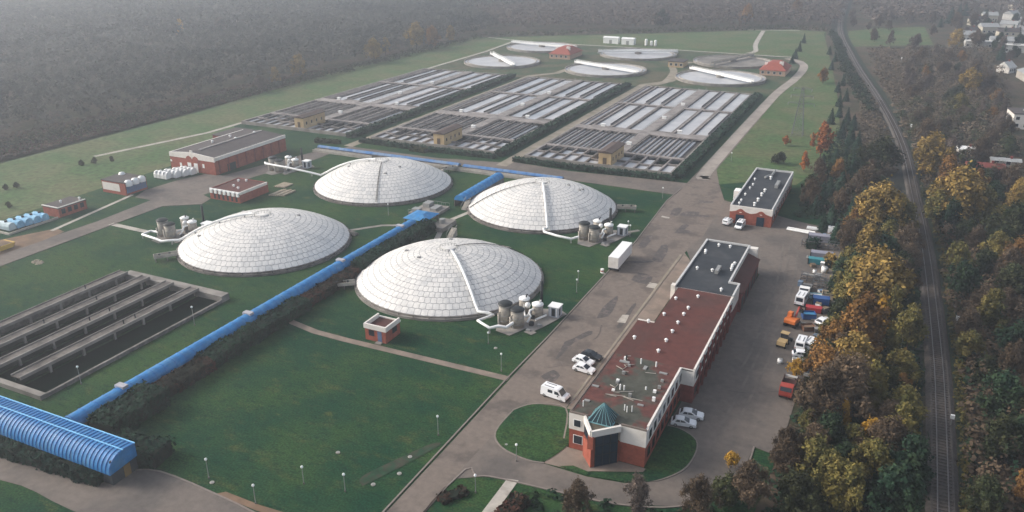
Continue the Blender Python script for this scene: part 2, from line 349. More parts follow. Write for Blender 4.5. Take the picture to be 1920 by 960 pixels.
def roads():
    z = 0.03
    sheet('main_road', [(-58.6,30),(-53.3,30),(-53.3,90),(-52.8,104.2),(-53.3,111.5),(-50.5,114.7),(-44.8,116),(-44.4,196),(-42.6,212),(-44,246),(-49,262),(-53.6,279),(-54,420),(-51.5,470),(-50.6,500),(-52,522),(-57,542),(-66,552),(-70,548),(-62,538),(-57,524),(-55.6,502),(-56,470),(-58.5,420),(-59,280),(-59,252),(-60,238),(-58,200),(-58,139)], z, ASPH)
    sheet('loop_road', [(-53.3,90),(-49.3,92.5),(-45.9,93.4),(-36.7,94.2),(-28,95.3),(-20,98.5),(-15,104.5),(-12.7,112),(-20.6,112),(-21.4,107.1),(-24.7,102.7),(-28.6,100.4),(-34.6,99.4),(-42,99.6),(-44.9,99.2),(-50,100.5),(-52.8,104.2)], z, ASPH2)
    sheet('yard', [(-27,118.4),(-24.2,118.2),(-21.3,116.1),(-20.6,112),(-12.7,112),(-12.5,118.4),(-8.4,117.4),(-8.2,135),(-6.5,180),(-6.5,231),(-22,236),(-44,246),(-42.6,212),(-44.3,200),(-41,192),(-24,192)], z, ASPH2)
    sheet('west_road', [(-206.5,60),(-199.2,60),(-199.2,168),(-189.5,174.8),(-191,180),(-196,182),(-195,205),(-190,230),(-190,244),(-196,244),(-201,225),(-206,201),(-213,200),(-216,190),(-217,178),(-214,171),(-207,171),(-205.5,150),(-206.5,128)], z, ASPH2)
    sheet('cross_road', [(-192,243),(-150,246),(-100,246),(-59,245),(-59,259),(-100,256),(-124,258.5),(-127,256),(-150,251.5),(-190,252)], z, ASPH2)
    for i, x in enumerate((-124.3, -190.5)):
        ribbon('service_path', [(x,252),(x,425),(x+10,440),(x+12,470)], 4.2, z+0.01, TAN)
    ribbon('perimeter_path', [(-268,200),(-257,246),(-256.8,420),(-257,500),(-262,556)], 2.2, z+0.01, CONCL)
    ribbon('perimeter_path', [(-289,566),(-258,557),(-210,556),(-140,558),(-66,556)], 2.6, z+0.02, CONCL)
    ribbon('field_path', smooth_line([(-95,562),(-92,575),(-98,610),(-106,690)]), 3.2, z+0.03, CONCL)
    ribbon('field_path', [(-122,690),(-80,703)], 3.0, z+0.01, CONCL)
    ribbon('ring_path', smooth_line([(-124,424),(-116,436),(-120,470),(-126,492),(-118,510),(-100,505)]), 4.2, z+0.015, TAN)
    ribbon('foot_path', [(-117,123.5),(-104,120.9),(-96,120.6),(-58.4,120.8)], 1.7, z, PAVE)
    ribbon('foot_path', [(-200,150.2),(-184,149.8)], 1.9, z, CONCL)
    ribbon('foot_path', [(-210.5,139),(-216.8,172.5)], 1.3, z, CONCL)
    ribbon('foot_path', [(-60,209),(-68,200)], 1.3, z, CONC)
    ribbon('foot_path', [(-110,206),(-113,192),(-107,176)], 1.6, z, CONCL)
    ribbon('foot_path', [(-112,190),(-128,182),(-138,170)], 1.4, z+0.006, CONC)
    sheet('dirt_patch', [(-216,118),(-206.6,118),(-205.6,132),(-206.5,140),(-211,141),(-217,128)], z-0.008, DIRT)
    sheet('slab_path', [(-45.6,93.6),(-43.8,94),(-43.6,70),(-45.6,70)], z+0.02, CONCL)
    sheet('entrance_paving', [(-42,99.7),(-36,100),(-34.3,101),(-27,104.2),(-26.8,105.2),(-40.2,105.3),(-41.6,107)], z+0.01, PAVE)
    sheet('building_pavement', [(-44.6,116),(-40.2,114),(-40.2,192),(-41,192),(-44.3,198)], z+0.012, PAVE)
    # tarmac repairs, oil stains and a light concrete cover on the apron
    for p in ([(-51.5,175),(-47.5,174),(-47.3,179),(-51.2,180)], [(-50.6,189.5),(-48,189),(-49,200),(-51.2,200.5)],
              [(-54.3,139),(-53.2,131.5),(-52.7,133.5),(-52.4,139.5),(-50.3,144.6),(-51.5,145.8),(-53.3,141)], [(-53.3,124.2),(-50.6,122.8),(-50,126),(-52,127.5)],
              [(-50.5,211),(-46.5,212.4),(-47,214.6),(-48.6,215),(-48.2,219),(-50.2,218.5)], [(-53,226),(-45,228),(-45.2,229.6),(-48,229.2),(-48.4,231.6),(-52.4,230)], [(-46.8,150),(-45.8,150),(-46.2,162),(-47,161.5)],
              [(-55.5,225),(-53.5,226),(-53.8,233),(-56.2,231.5)], [(-50.5,240),(-46.8,242),(-47.2,243.4),(-51,242.5)], [(-57.8,183),(-50.4,187.6),(-50.6,188.8),(-57.6,185)], [(-52,152),(-50,154),(-50.4,160),(-51.6,165),(-52.6,158)], [(-56.6,196),(-54.6,197),(-55.2,206),(-57,204)]):
        sheet('road_patch', smooth_line(p+[p[0]], 2)[:-1], z+0.008, ASPHD)
    for p in ([(-47,172.5),(-44.9,172.5),(-44.9,175.5),(-47,175.5)], [(-57.5,222.5),(-55,222),(-55,223.2),(-57.5,223.7)], [(-47.4,152),(-45.6,152.4),(-46,156.5),(-47.4,156)]):
        sheet('concrete_cover', p, z+0.012, CONCL)
    sheet('worn_lane', [(-44.9,118),(-44.3,118),(-44.1,196),(-45.0,196)], z+0.024, TAN)
    rc = random.Random(9)
    for q in range(16):      # cracks and sealed joints wandering over the tarmac
        x, y = (rc.uniform(-58,-46), rc.uniform(122,250)) if q < 9 else (rc.uniform(-23,-12), rc.uniform(122,225)); a = rc.choice((0.1,1.5,1.6,.05))+rc.uniform(-.2,.2); pts = [(x,y)]
        for s_ in range(rc.randint(4,9)):
            a += rc.uniform(-.35,.35); nx, ny = pts[-1][0]+1.5*math.cos(a), pts[-1][1]+1.5*math.sin(a)
            if not ((-58.2 < nx < -45.2) if q < 9 else (-23.5 < nx < -9)): break
            pts.append((nx,ny))
        if len(pts) > 2: ribbon('sealed_crack', pts, rc.uniform(.08,.2), z+0.01, ASPHD)
    for (x0, y0) in ((-18.6,122),(-16.4,122),(-20.2,140)):
        ribbon('tyre_track', smooth_line([(x0,y0),(x0+1.4,150),(x0+1.0,185),(x0-1.5,215)],5), .5, z+0.006, mat('tyre_pale',(.155,.135,.118),.9,.12,.8,(.12,.105,.094),.3,.5))
    k = MB()
    curb(k, [(-58.75,30),(-58.75,120),(-58.3,140),(-58.3,200),(-60.1,238),(-59.2,252)])
    curb(k, smooth_line([(-53.2,30),(-53.2,88),(-50,92.2),(-45.9,93.3),(-36.7,94.1),(-28,95.2),(-20,98.4),(-14.9,104.5),(-12.6,112),(-12.4,118.4)],4))
    curb(k, smooth_line([(-53,111.5),(-52.9,104.2),(-50,100.6),(-44.9,99.3),(-42,99.7)],4)); curb(k, smooth_line([(-53,111.5),(-50.5,114.8),(-44.8,116),(-41.6,107.2)],4))
    curb(k, smooth_line([(-26.9,103.4),(-24.7,102.8),(-21.5,107.1),(-20.7,112),(-21.4,116),(-24.2,118.1),(-26.9,118.3)],4))
    curb(k, [(-44.5,117),(-44.3,196)], 0.22); curb(k, [(-53.3,30),(-53.3,88)], 0.2)
    curb(k, [(-205,30),(-199.1,60),(-199.1,168),(-189.4,174.8)])
    struct(k.build('kerbs', KERB))
    # inner lawn islands beside the entrance, one kerb height above the road
    sheet('entrance_lawn', smooth_line([(-53,111.5),(-52.9,104.4),(-50,100.8),(-45,99.5),(-42.2,100),(-40.3,106),(-40.3,114),(-44.8,115.9),(-50.5,114.6),(-53,111.5)],4)[:-1], 0.10, GRASS)
    sheet('entrance_lawn', [(-34.2,99.6),(-28.6,100.6),(-26.9,101.6),(-27,103.9),(-34.2,100.7)], 0.10, GRASS)
    sheet('entrance_lawn', smooth_line([(-26.8,104),(-26.6,102.2),(-24.6,102.9),(-21.6,107.2),(-20.8,112),(-21.5,116),(-24.3,118),(-26.8,118.2)],4), 0.10, GRASS)
    sheet('entrance_lawn', [(-39.5,99.9),(-34.6,99.6),(-34.6,100.5),(-37.5,101)], 0.10, GRASS)
    # south-west drive under the blue shed
    sheet('south_drive', smooth_line([(-140,66),(-124.4,64.8),(-108,67.6),(-101.4,69.4),(-96,71.9),(-82,71.3),(-72,70.5),(-60,72),(-58.8,64),(-80,60),(-101,59.7),(-117,59.8),(-140,52),(-140,66)],4)[:-1], z, ASPH2)
    k = MB(); curb(k, smooth_line([(-101.4,69.5),(-96,72),(-82,71.4),(-72,70.6),(-61,72)],4)); struct(k.build('kerbs', KERB))
    sheet('brick_edging', [(-84,71.6),(-76,71.2),(-66,71.6),(-66,73),(-76,72.4),(-83,72.6)], z+0.02, DIRT)
    # two worn patches of bare earth in the lawns
    sheet('bare_earth', smooth_line([(-65,82.6),(-61.9,90),(-59.6,96.8),(-61.0,96.6),(-64.0,90.4),(-66.4,84.4),(-65,82.6)],4)[:-1], 0.0, mat('bare_soil',(.050,.050,.034),.95,.4,1.0,(.014,.044,.022),.5,.5))
roads()

RAILPTS = [(15.3,20),(15.4,100),(15.4,140),(14.9,169),(12.8,222),(9.4,274),(3.8,345),(-7.9,429.5),(-30,566),(-53,744),(-68,1012),(-80,1300)]
def railway():
    c = smooth_line(RAILPTS, 8)
    mb = MB()
    L0, R0 = ribbon_pts(c, 4.6); L1, R1 = ribbon_pts(c, 3.2)
    for k in range(len(c)-1):
        mb.face((*R1[k],.45),(*R1[k+1],.45),(*L1[k+1],.45),(*L1[k],.45))
        mb.face((*R0[k],-.05),(*R0[k+1],-.05),(*R1[k+1],.45),(*R1[k],.45))
        mb.face((*L1[k],.45),(*L1[k+1],.45),(*L0[k+1],-.05),(*L0[k],-.05))
    struct(mb.build('track_bed', BALLAST))
    ribbon('service_track', [(x-4.2,y) for x,y in c], 2.2, 0.0, mat('track_dirt', (0.034,0.036,0.03), 0.95, 0.2, 0.8, (0.022,0.026,0.022), 0.1, 0.5), 6)
    ribbon('ditch', [(x+3.6,y) for x,y in c], 2.4, 0.0, mat('ditch_grass', (0.018,0.028,0.016), 0.95, 0.3, 0.8))
    t = thing('railway_track', 'single railway track of two steel rails on a pale ballast bed', 'railway track', (15.3,100,0))
    for off in (-0.75, 0.75):
        r = MB(); L, R = ribbon_pts(c, 0.14)
        cc = [((a[0]+b[0])/2, (a[1]+b[1])/2) for a, b in zip(L, R)]
        Lc, Rc = ribbon_pts(cc, abs(off)*2); e = Lc if off < 0 else Rc
        l2, r2 = ribbon_pts(e, 0.14)
        for k in range(len(e)-1): r.prism([r2[k], r2[k+1], l2[k+1], l2[k]], .6, .76)
        r.build('rail', RAIL, t)
    s = MB(); acc = 0.0; step = 0.9
    for k in range(len(c)-1):
        a = Vector((*c[k],0)); b = Vector((*c[k+1],0)); d = (b-a); ln = d.length
        if c[k][1] > 420: break
        d.normalize(); n = Vector((-d.y,d.x,0))
        while acc < ln:
            p = a+d*acc
            s.prism([tuple((p+n*1.3-d*.13)[:2]), tuple((p+n*1.3+d*.13)[:2]), tuple((p-n*1.3+d*.13)[:2]), tuple((p-n*1.3-d*.13)[:2])], .45, .6); acc += step
        acc -= ln
    o = s.build('sleepers', mat('sleeper_grey',(.10,.085,.075),.95,.2,1), t); o['kind'] = 'stuff'
    for (x, y, h, lab) in ((16.9,138.5,2.4,'white lineside post beside the track near the lower frame edge'),(18.6,179,3.2,'pale lineside marker post by the track right of the golden trees'),
                          (13.4,268,3.4,'pale signal post beside the track right of the dark thicket'),(6.4,364,4.0,'white signal post where the track starts curving away'),(-2.2,556,4,'faint distant signal post beside the curving track')):
        q = thing('signal_post', lab, 'signal post', (x,y,0), 'posts along the railway')
        MB().cyl(x,y,0,h*.75,.09,6).build('post', STEEL, q)
        MB().box(x-.32,y-.2,h*.7,x+.32,y+.2,h).build('signal_head', WHITEP, q)
railway()
# ------------------------------------------------------------------ the four domed digesters
DOMES = [(-91.6,157.0), (-92.6,215.6), (-148.6,157.0), (-149.6,215.4)]
DNAME = ['front dome', 'dome nearest the main road behind the front dome', 'left dome', 'farthest dome']
DR, DZ, DH = 22.3, 0.95, 7.0
RS = (DR*DR + DH*DH)/(2*DH)
def cap_z(r): return DZ + math.sqrt(RS*RS - r*r) - (RS - DH)
def dome_surface(seed):
    rnd = random.Random(seed); v = []; f = []; mi = []; col = []
    # dark under-skin seen in the seams
    n = 96; rr = [DR*i/24 for i in range(25)]
    for r in rr:
        for i in range(n):
            t = 2*math.pi*i/n; v.append((r*math.cos(t), r*math.sin(t), cap_z(r)))
    for k in range(24):
        for i in range(n):
            j = (i+1) % n; f.append((k*n+i, (k+1)*n+i, (k+1)*n+j, k*n+j)); mi.append(1); col.append(.5)
    # overlapping shell panels laid ring by ring like bricks
    groups = ((1,12),(2,26),(3,44),(4,64),(5,86)); rings = 15; edges = [1.5 + (DR-1.5)*k/rings for k in range(rings+1)]; k = 0
    for cnt, seg in groups:
        ph0 = rnd.random()
        for q_ in range(cnt):
            r0, r1 = edges[k]+.075, edges[k+1]-.075; dl = .07; ph = ph0 + .5*(q_ % 2)
            for s in range(seg):
                a0 = 2*math.pi*(s+ph)/seg + .045/r0; a1 = 2*math.pi*(s+1+ph)/seg - .045/r1; am = (a0+a1)/2; rm = (r0+r1)/2
                tl = [rnd.uniform(-.02,.035) for _ in range(6)]; c = min(1,max(0,.30+rnd.gauss(0,.15))) + (.35 if rnd.random() < .03 else 0)
                ring_ = ((r0+dl*.7,a0),(r1-dl,a0),(min(r1+dl,DR-.02),am),(r1-dl,a1),(r0+dl*.7,a1),(max(r0-dl,1.5),am))
                b = len(v); v += [(r*math.cos(a), r*math.sin(a), cap_z(r)+.03+tl[n_]*.6) for n_,(r,a) in enumerate(ring_)]
                v.append((rm*math.cos(am), rm*math.sin(am), cap_z(rm)+.035+rnd.uniform(-.012,.03)))
                for n_ in range(6): f.append((b+n_, b+6, b+(n_+1)%6)[::-1] if False else (b+n_, b+(n_+1)%6, b+6)); mi.append(0); col.append(c)
            k += 1
    # crown plate
    b = len(v)
    for (r, z) in ((1.5,.06),(1.35,.30),(.5,.42)):
        for i in range(20): v.append((r*math.cos(i*math.pi/10), r*math.sin(i*math.pi/10), cap_z(0)+z-.02))
    for k in range(2):
        for i in range(20):
            j = (i+1)%20; f.append((b+k*20+i, b+k*20+j, b+(k+1)*20+j, b+(k+1)*20+i)); mi.append(0); col.append(.5)
    f.append(tuple(b+40+i for i in range(20))); mi.append(0); col.append(.5)
    return v, f, mi, col
def polar(cx, cy, r, a, dz=0.0):
    return (cx+r*math.cos(a), cy+r*math.sin(a), (cap_z(r) if r < DR else DZ)+dz)
DLABEL = ['white panelled dome in front beside the small brick kiosk', 'white panelled dome nearest the main road, with a thin dark line across its left side',
          'white panelled dome on the left behind the open concrete channels', 'farthest white panelled dome, with a dark ladder down its near face']
RIBANG = [rad(62), rad(215), None, rad(-62)]
for di, (cx, cy) in enumerate(DOMES):
    t = thing('domed_tank', DLABEL[di], 'domed tank', (cx,cy,0), 'white domed tanks on the lawn')
    MB().lathe(cx, cy, [(DR+.55,0),(DR+.55,.55),(DR+.15,.6),(DR+.15,.97),(DR-.3,.97)], 96).build('ring_wall', CONCD if di else CONC, t)
    v, f, mi, col = dome_surface(20+di)
    me = bpy.data.meshes.new('dome_shell'); me.from_pydata(v, [], f); me.materials.append(DOME); me.materials.append(SEAM)
    me.polygons.foreach_set('material_index', mi)
    at = me.attributes.new('rnd', 'FLOAT', 'FACE'); at.data.foreach_set('value', col)
    o = bpy.data.objects.new('dome_shell', me); C.objects.link(o); o.parent = t
    for i in range(40):
        a = 2*math.pi*i/40; g = MB(); g.box(cx+(DR+.42)*math.cos(a)-.07, cy+(DR+.42)*math.sin(a)-.07, .5, cx+(DR+.42)*math.cos(a)+.07, cy+(DR+.42)*math.sin(a)+.07, 1.0); g.build('rim_post', DARKM if di else CONCD, t)
    if RIBANG[di] is not None:
        r = MB(); a = RIBANG[di]
        for off in (-.009,.009):
            r.tube([polar(cx,cy,q,a+off*(4 if q<3 else 1),.32) for q in np.linspace(2,DR-.2,14)], .07, 5)
        for q in np.linspace(2,DR-1,34): r.bar(polar(cx,cy,q,a-.01,.3), polar(cx,cy,q,a+.01,.3), .07)
        r.build('access_ladder', DARKM, t)
    # railed ring, hatches and small vents on the crown
    r = MB()
    ring = [polar(cx,cy,2.2,a,.75) for a in np.linspace(0,2*math.pi,19)]
    r.tube(ring, .05, 5)
    for p in ring[:-1]: r.bar((p[0],p[1],p[2]-.7), p, .06)
    r.build('crown_railing', STEEL, t)
    for k in range(3):
        a = random.uniform(0,6.28); q = random.uniform(7,17); p = polar(cx,cy,q,a)
        MB().box(p[0]-.35,p[1]-.35,p[2]-.05,p[0]+.35,p[1]+.35,p[2]+.32).build('roof_hatch', STEEL, t)
    # inlet box standing off the rim
    for (a, ln) in (((rad(217),5.6),) if di in (0,) else ((rad(18),5.6),) if di==1 else ((rad(232),5.5),) if di==2 else ((rad(62),6.0),)):
        p = Vector((cx+(DR+.3)*math.cos(a), cy+(DR+.3)*math.sin(a), 0)); d = Vector((math.cos(a), math.sin(a), 0)) if di in (0,1,2) else Vector((.5,.87,0))
        n = Vector((-d.y,d.x,0)); q = p+d*ln
        b = MB(); b.prism([tuple((p+n*.95)[:2]), tuple((q+n*.95)[:2]), tuple((q-n*.95)[:2]), tuple((p-n*.95)[:2])], .95, 1.18)
        for s in (-.85,.85): b.bar(tuple((p+n*s+Vector((0,0,1.4)))), tuple((q+n*s+Vector((0,0,1.4)))), .16, .7)
        b.bar(tuple(q-n*.85+Vector((0,0,1.4))), tuple(q+n*.85+Vector((0,0,1.4))), .16, .7)
        b.build('inlet_channel', CONCL, t)
        for k in (.45,.95):
            for s in (-.7,.7): c = p+d*ln*k+n*s; MB().cyl(c.x,c.y,0,.96,.14,8).build('channel_leg', CONCD, t)
        for k in (.3,.75): c = p+d*ln*k; MB().cyl(c.x,c.y,1.18,1.9,.28,8).build('valve_wheel', DARKM, t)
    # near-rim concrete stair landing
    for a in ((rad(80),) if di != 2 else (rad(40),)):
        p = Vector((cx+(DR+.5)*math.cos(a), cy+(DR+.5)*math.sin(a), 0)); b = MB()
        for k in range(5): b.box(p.x-1.2, p.y+.35*k, 0, p.x+1.2, p.y+.35*(k+1), 1.2-.22*k)
        b.build('rim_steps', CONC, t)
for p, lab in (((-113.2,206.5),'pale concrete stair and railing beside the far blue tunnel end'),((-105.2,183.5),'small concrete steps in the lawn between the front and rear domes')):
    t = thing('stairway', lab, 'stairway', (p[0],p[1],0)); b = MB()
    for k in range(8): b.box(p[0]-.8, p[1]-.4*k, 0, p[0]+.8, p[1]-.4*k+.4, 2.2-.26*k)
    b.build('steps', CONCL, t); b = MB()
    for s in (-.8,.8): b.bar((p[0]+s,p[1]+.3,3.2),(p[0]+s,p[1]-3,1.4),.07); b.bar((p[0]+s,p[1]+.3,2.2),(p[0]+s,p[1]+.3,3.2),.07); b.bar((p[0]+s,p[1]-2.9,.4),(p[0]+s,p[1]-2.9,1.4),.07)
    b.build('handrail', STEEL, t)

# ------------------------------------------------------------------ gas cleaning equipment beside each dome
def equipment(ox, oy, where, ductpts, dname):
    """ox,oy: site point of the first scrubber tank; the set is laid out the same way at every dome"""
    X = lambda x, y: (ox+x, oy+y)
    sheet('equipment_pad', [X(-2.6,2.6),X(-.2,-4.4),X(3.4,-5.2),X(5.2,-.6),X(7.2,-1.2),X(8.2,1.2),X(10.6,9.3),X(8.2,11),X(3,9)], .12, CONC)
    sheet('equipment_pad', [X(5.4,-2.4),X(7.4,-3),X(8,-1.4),X(6,-.8)], .12, CONC)
    for k, (x, y, h) in enumerate(((0,0,4.6),(3.0,-.4,4.0))):
        px, py = X(x, y)
        t = thing('scrubber_tank', f"{('taller','shorter')[k]} dark topped grey scrubber tank on the pad {where}", 'tank', (px,py,.12), 'dark topped scrubber tanks')
        MB().cyl(px,py,.12,h,1.42,24).build('shell', TANKM, t, True)
        b = MB()
        for z in (.9,2.2,h-.35): b.lathe(px,py,[(1.46,z),(1.5,z+.02),(1.5,z+.12),(1.46,z+.14)],24)
        b.build('hoop', STEEL, t)
        MB().lathe(px,py,[(1.58,h),(1.6,h+.1),(1.2,h+.42),(.5,h+.55),(0.01,h+.57)],24).build('lid', DARKM, t, True)
        b = MB(); b.tube([(px-1.0,py-1.3,.4),(px-1.05,py-1.35,2.6),(px-.5,py-1.2,3.1),(px-.3,py-1.0,3.0)],.2,8); b.build('side_pipe', CONCL, t, True)
    for k, (x, y, h, r) in enumerate(((1.6,6.3,3.4,1.15),(5.1,5.6,3.0,1.2))):
        px, py = X(x, y)
        t = thing('white_lid_vessel', f"{('back','front')[k]} grey vessel with a white cap on the pad {where}", 'vessel', (px,py,.12), 'white capped vessels')
        MB().cyl(px,py,.12,h,r,20).build('shell', TANKM, t, True)
        MB().lathe(px,py,[(r+.08,h),(r+.1,h+.25),(r*.7,h+.5),(.01,h+.58)],20).build('lid', WHITEP, t, True)
        b = MB(); b.tube([(px+.5,py,h+.3),(px+.5,py,h+1.1),(px+.9,py-.2,h+1.3)],.16,7); b.build('vent_elbow', DARKM if k == 0 else WHITEP, t, True)
    px, py = X(8.4,7.8)
    t = thing('equipment_cabinet', f"square white roofed cabinet with blue grey sides on the pad {where}", 'cabinet', (px,py,.12), 'square equipment cabinets')
    MB().box(px-1.15,py-1.15,.12,px+1.15,py+1.15,2.5).build('body', mat('cabinet_grey',(.42,.45,.5),.5,.06,1), t)
    MB().box(px-1.3,py-1.3,2.5,px+1.3,py+1.3,2.66).build('roof', WHITEP, t)
    b = MB(); b.box(px-.4,py-1.19,.4,px+.4,py-1.15,2.2).box(px+1.15,py-.7,.5,px+1.19,py+.0,2.1); b.build('door', DARKM, t)
    b = MB()
    for s in (-1,1): b.box(px+s*.75-.12,py-1.2,.3,px+s*.75+.12,py-1.152,2.4)
    b.build('panel', WHITEP, t)
    px, py = X(3.6,11.2)
    t = thing('vent_stack', f"thin black vent stack behind the vessels {where}", 'chimney', (px,py,0), 'thin black vent stacks')
    MB().cyl(px,py,0,6.0,.38,12,.32).build('pipe', DARKM, t, True); MB().cyl(px,py,0,.4,.6,12).build('base', CONCD, t)
    t = thing('blower_set', f"cluster of white blower pipes {where}", 'pipework', (*X(4.0,2.6),.12), 'blower pipe clusters')
    b = MB()
    b.tube([(*X(2.8,1.6),.8),(*X(3.6,2.0),1.4),(*X(4.2,2.6),1.5),(*X(4.2,3.6),2.3),(*X(4.6,4.4),2.3)],.24,8)
    b.tube([(*X(4.6,1.2),.6),(*X(5.0,2.2),1.7),(*X(4.3,3.0),2.0)],.2,8); b.tube([(*X(5.6,3.2),.5),(*X(6.4,4.4),.7),(*X(7.2,5.6),.9)],.22,8)
    b.tube([(*X(3.0,3.6),.6),(*X(2.4,4.6),1.2),(*X(2.0,5.2),2.6)],.18,8); b.build('pipes', WHITEP, t, True)
    b = MB(); p = X(5.6,1.2); b.cyl(p[0],p[1],.12,.9,.55,12); p = X(4.4,4.2); b.box(p[0]-.5,p[1]-.4,.12,p[0]+.5,p[1]+.4,.9); b.build('motor', DARKM, t)
    p = X(3.0,5.0); MB().lathe(p[0],p[1],[(.05,2.0),(.5,2.2),(.66,2.7),(.5,3.2),(.05,3.35)],12).build('ball_vessel', WHITEP, t, True)
    MB().box(*X(7.0,1.0),.12,*X(7.9,1.6),.7).build('pump_box', STEEL, t); MB().box(*X(5.6,-1.8),.12,*X(6.5,-1.2),.5).build('pump_box', STEEL, t)
    t = thing('exhaust_duct', f"long white exhaust duct running down the {dname} to its pad", 'duct', (*ductpts[0][:2],0), 'white ducts down the domes')
    b = MB(); b.tube(ductpts, .34, 10); b.build('duct', WHITEP, t, True)
    for p in ductpts[1::3]:
        b = MB(); g = max(0.0, p[2]-1.2); b.box(p[0]-.15,p[1]-.15,g,p[0]+.15,p[1]+.15,p[2]-.3); b.build('duct_support', STEEL, t)
def duct_path(di, a, tail):
    cx, cy = DOMES[di]
    return [polar(cx,cy,r,a,.75) for r in np.linspace(2.5,DR+.4,10)] + tail
e1 = (-69.1,141.6); e2 = (-71.6,196.0); e3 = (-178.2,149.6); e4 = (-194.2,213.4)
def tail(e, s=(-4.3,-1.2)):
    x, y = e
    return [(x-3.6,y-.8,2.0),(x-2.6,y-.4,1.6),(x-4.6,y-4.0,1.4),(x-.8,y-6.0,1.4),(x+.4,y-4.4,1.4),(x+2.2,y-4.3,1.4),(x+2.6,y-1.8,1.4)]
equipment(*e1, 'beside the front dome', duct_path(0, math.atan2(139.8-157,-74.2+91.6), tail(e1)), 'front dome')
equipment(*e2, 'beside the rear right dome', duct_path(1, math.atan2(197-215.6,-83+92.6), [(-83,194.6,1.8),(-82.4,193.4,1.4),(-78,192.0,1.4),(-73.6,191.4,1.4),(-72.4,193.6,1.4)]), 'rear dome nearest the road')
equipment(*e3, 'left of the left dome', duct_path(2, math.atan2(145.6-157,-168.4+148.6), [(-169.4,144.2,2.0),(-172.5,143.6,1.4),(-176,144.4,1.4),(-181.5,145.2,1.4),(-181.5,148,1.4),(-179,148.4,1.4)]), 'left dome')
equipment(*e4, 'left of the farthest dome', duct_path(3, math.atan2(211.0-215.4,-172.4+149.6), [(-174.4,209.6,2.6),(-184,209.6,3.2),(-194,209.4,3.6),(-195.6,211,3.4),(-195.2,212.6,2.4)]), 'farthest dome')

# ------------------------------------------------------------------ blue tunnel roofs
def tunnel(pts, w, h, z0, label, name='blue_tunnel_roof', ribs=1.5, mat_=None, rw=.12):
    """arched sheet roof along pts (2 points) with raised seams and open concrete wall below"""
    p = Vector((*pts[0],0)); q = Vector((*pts[1],0)); d = (q-p).normalized(); n = Vector((-d.y,d.x,0)); ln = (q-p).length
    t = thing(name, label, 'tunnel roof', (p.x,p.y,0))
    prof = [(w/2*math.cos(a), z0+h*math.sin(a)) for a in np.linspace(0,math.pi,11)]
    K = max(2,int(ln/3)); v = MB(); b = 0
    for k in range(K+1):
        c = p+d*ln*k/K
        for (a, z) in prof: v.v.append((c.x+n.x*a, c.y+n.y*a, z))
    m_ = len(prof)
    for k in range(K):
        for i in range(m_-1): v.f.append((k*m_+i, k*m_+i+1, (k+1)*m_+i+1, (k+1)*m_+i)); v.mi.append(0)
    v.f.append(tuple(range(m_))); v.f.append(tuple(K*m_+m_-1-i for i in range(m_))); v.mi += [0,0]
    v.build('roof_sheet', mat_ or BLUE, t)
    r = MB(); c = 0.4
    while c < ln-.2:
        e = p+d*c; pp = [(e.x+n.x*a*1.012, e.y+n.y*a*1.012, z+.03) for (a, z) in prof]
        for i in range(m_-1): r.bar(pp[i], pp[i+1], rw, .09)
        c += ribs
    o = r.build('roof_seams', BLUED, t)
    g = MB()
    for s in (-1,1):
        a = p+n*s*(w/2-.12); e = q+n*s*(w/2-.12); g.bar((a.x,a.y,z0/2), (e.x,e.y,z0/2), .24, z0)
    g.build('side_wall', CONCD, t)
    return t, p, d, n, ln
t, *_ = tunnel(((-117.6,73),(-117.6,182)), 3.4, 1.6, 1.9, 'long narrow blue tunnel roof running from the ribbed blue hall up past the domes', ribs=2.4, rw=.09)
for y in (84, 116.5, 149, 176):
    MB().box(-117.6-1.2,y-.6,3.2,-117.6+.9,y+.6,3.75).build('roof_hatch', mat('hatch_grey',(.38,.37,.40),.6,.1,1), t)
t, *_ = tunnel(((-115.9,206),(-115.9,233.5)), 3.6, 1.6, 2.0, 'short bright blue tunnel roof between the two rear domes', ribs=2.4, rw=.09)
t, *_ = tunnel(((-198,243.6),(-136.5,243.6)), 2.0, .7, 1.0, 'left half of the thin blue tunnel roof in front of the basins', ribs=3, rw=.08, mat_=mat('blue_weathered',(.05,.17,.40),.5,.15,.5,(.16,.24,.36),.2,.5))
t, *_ = tunnel(((-134.5,243.2),(-97,243.2)), 2.0, .7, 1.0, 'right half of the thin blue tunnel roof in front of the basins', ribs=3, rw=.08, mat_=mat('blue_weathered',(.05,.17,.40),.5,.15,.5))
for (x0, x1, lab) in ((-198,-172,'left'),(-152,-121,'middle'),(-119,-96,'right')):
    t = thing('concrete_channel', f'{lab} pale concrete channel edge along the thin blue tunnel roof', 'channel wall', (x0,241.4,0), 'channel walls by the blue tunnel')
    b = MB(); b.box(x0,241.0,0,x1,241.35,1.0); b.box(x0,239.6,0,x1,239.9,.9); b.build('wall', CONCL, t); MB().box(x0+.02,239.92,.02,x1-.02,240.98,.55).build('water', WATERG, t)
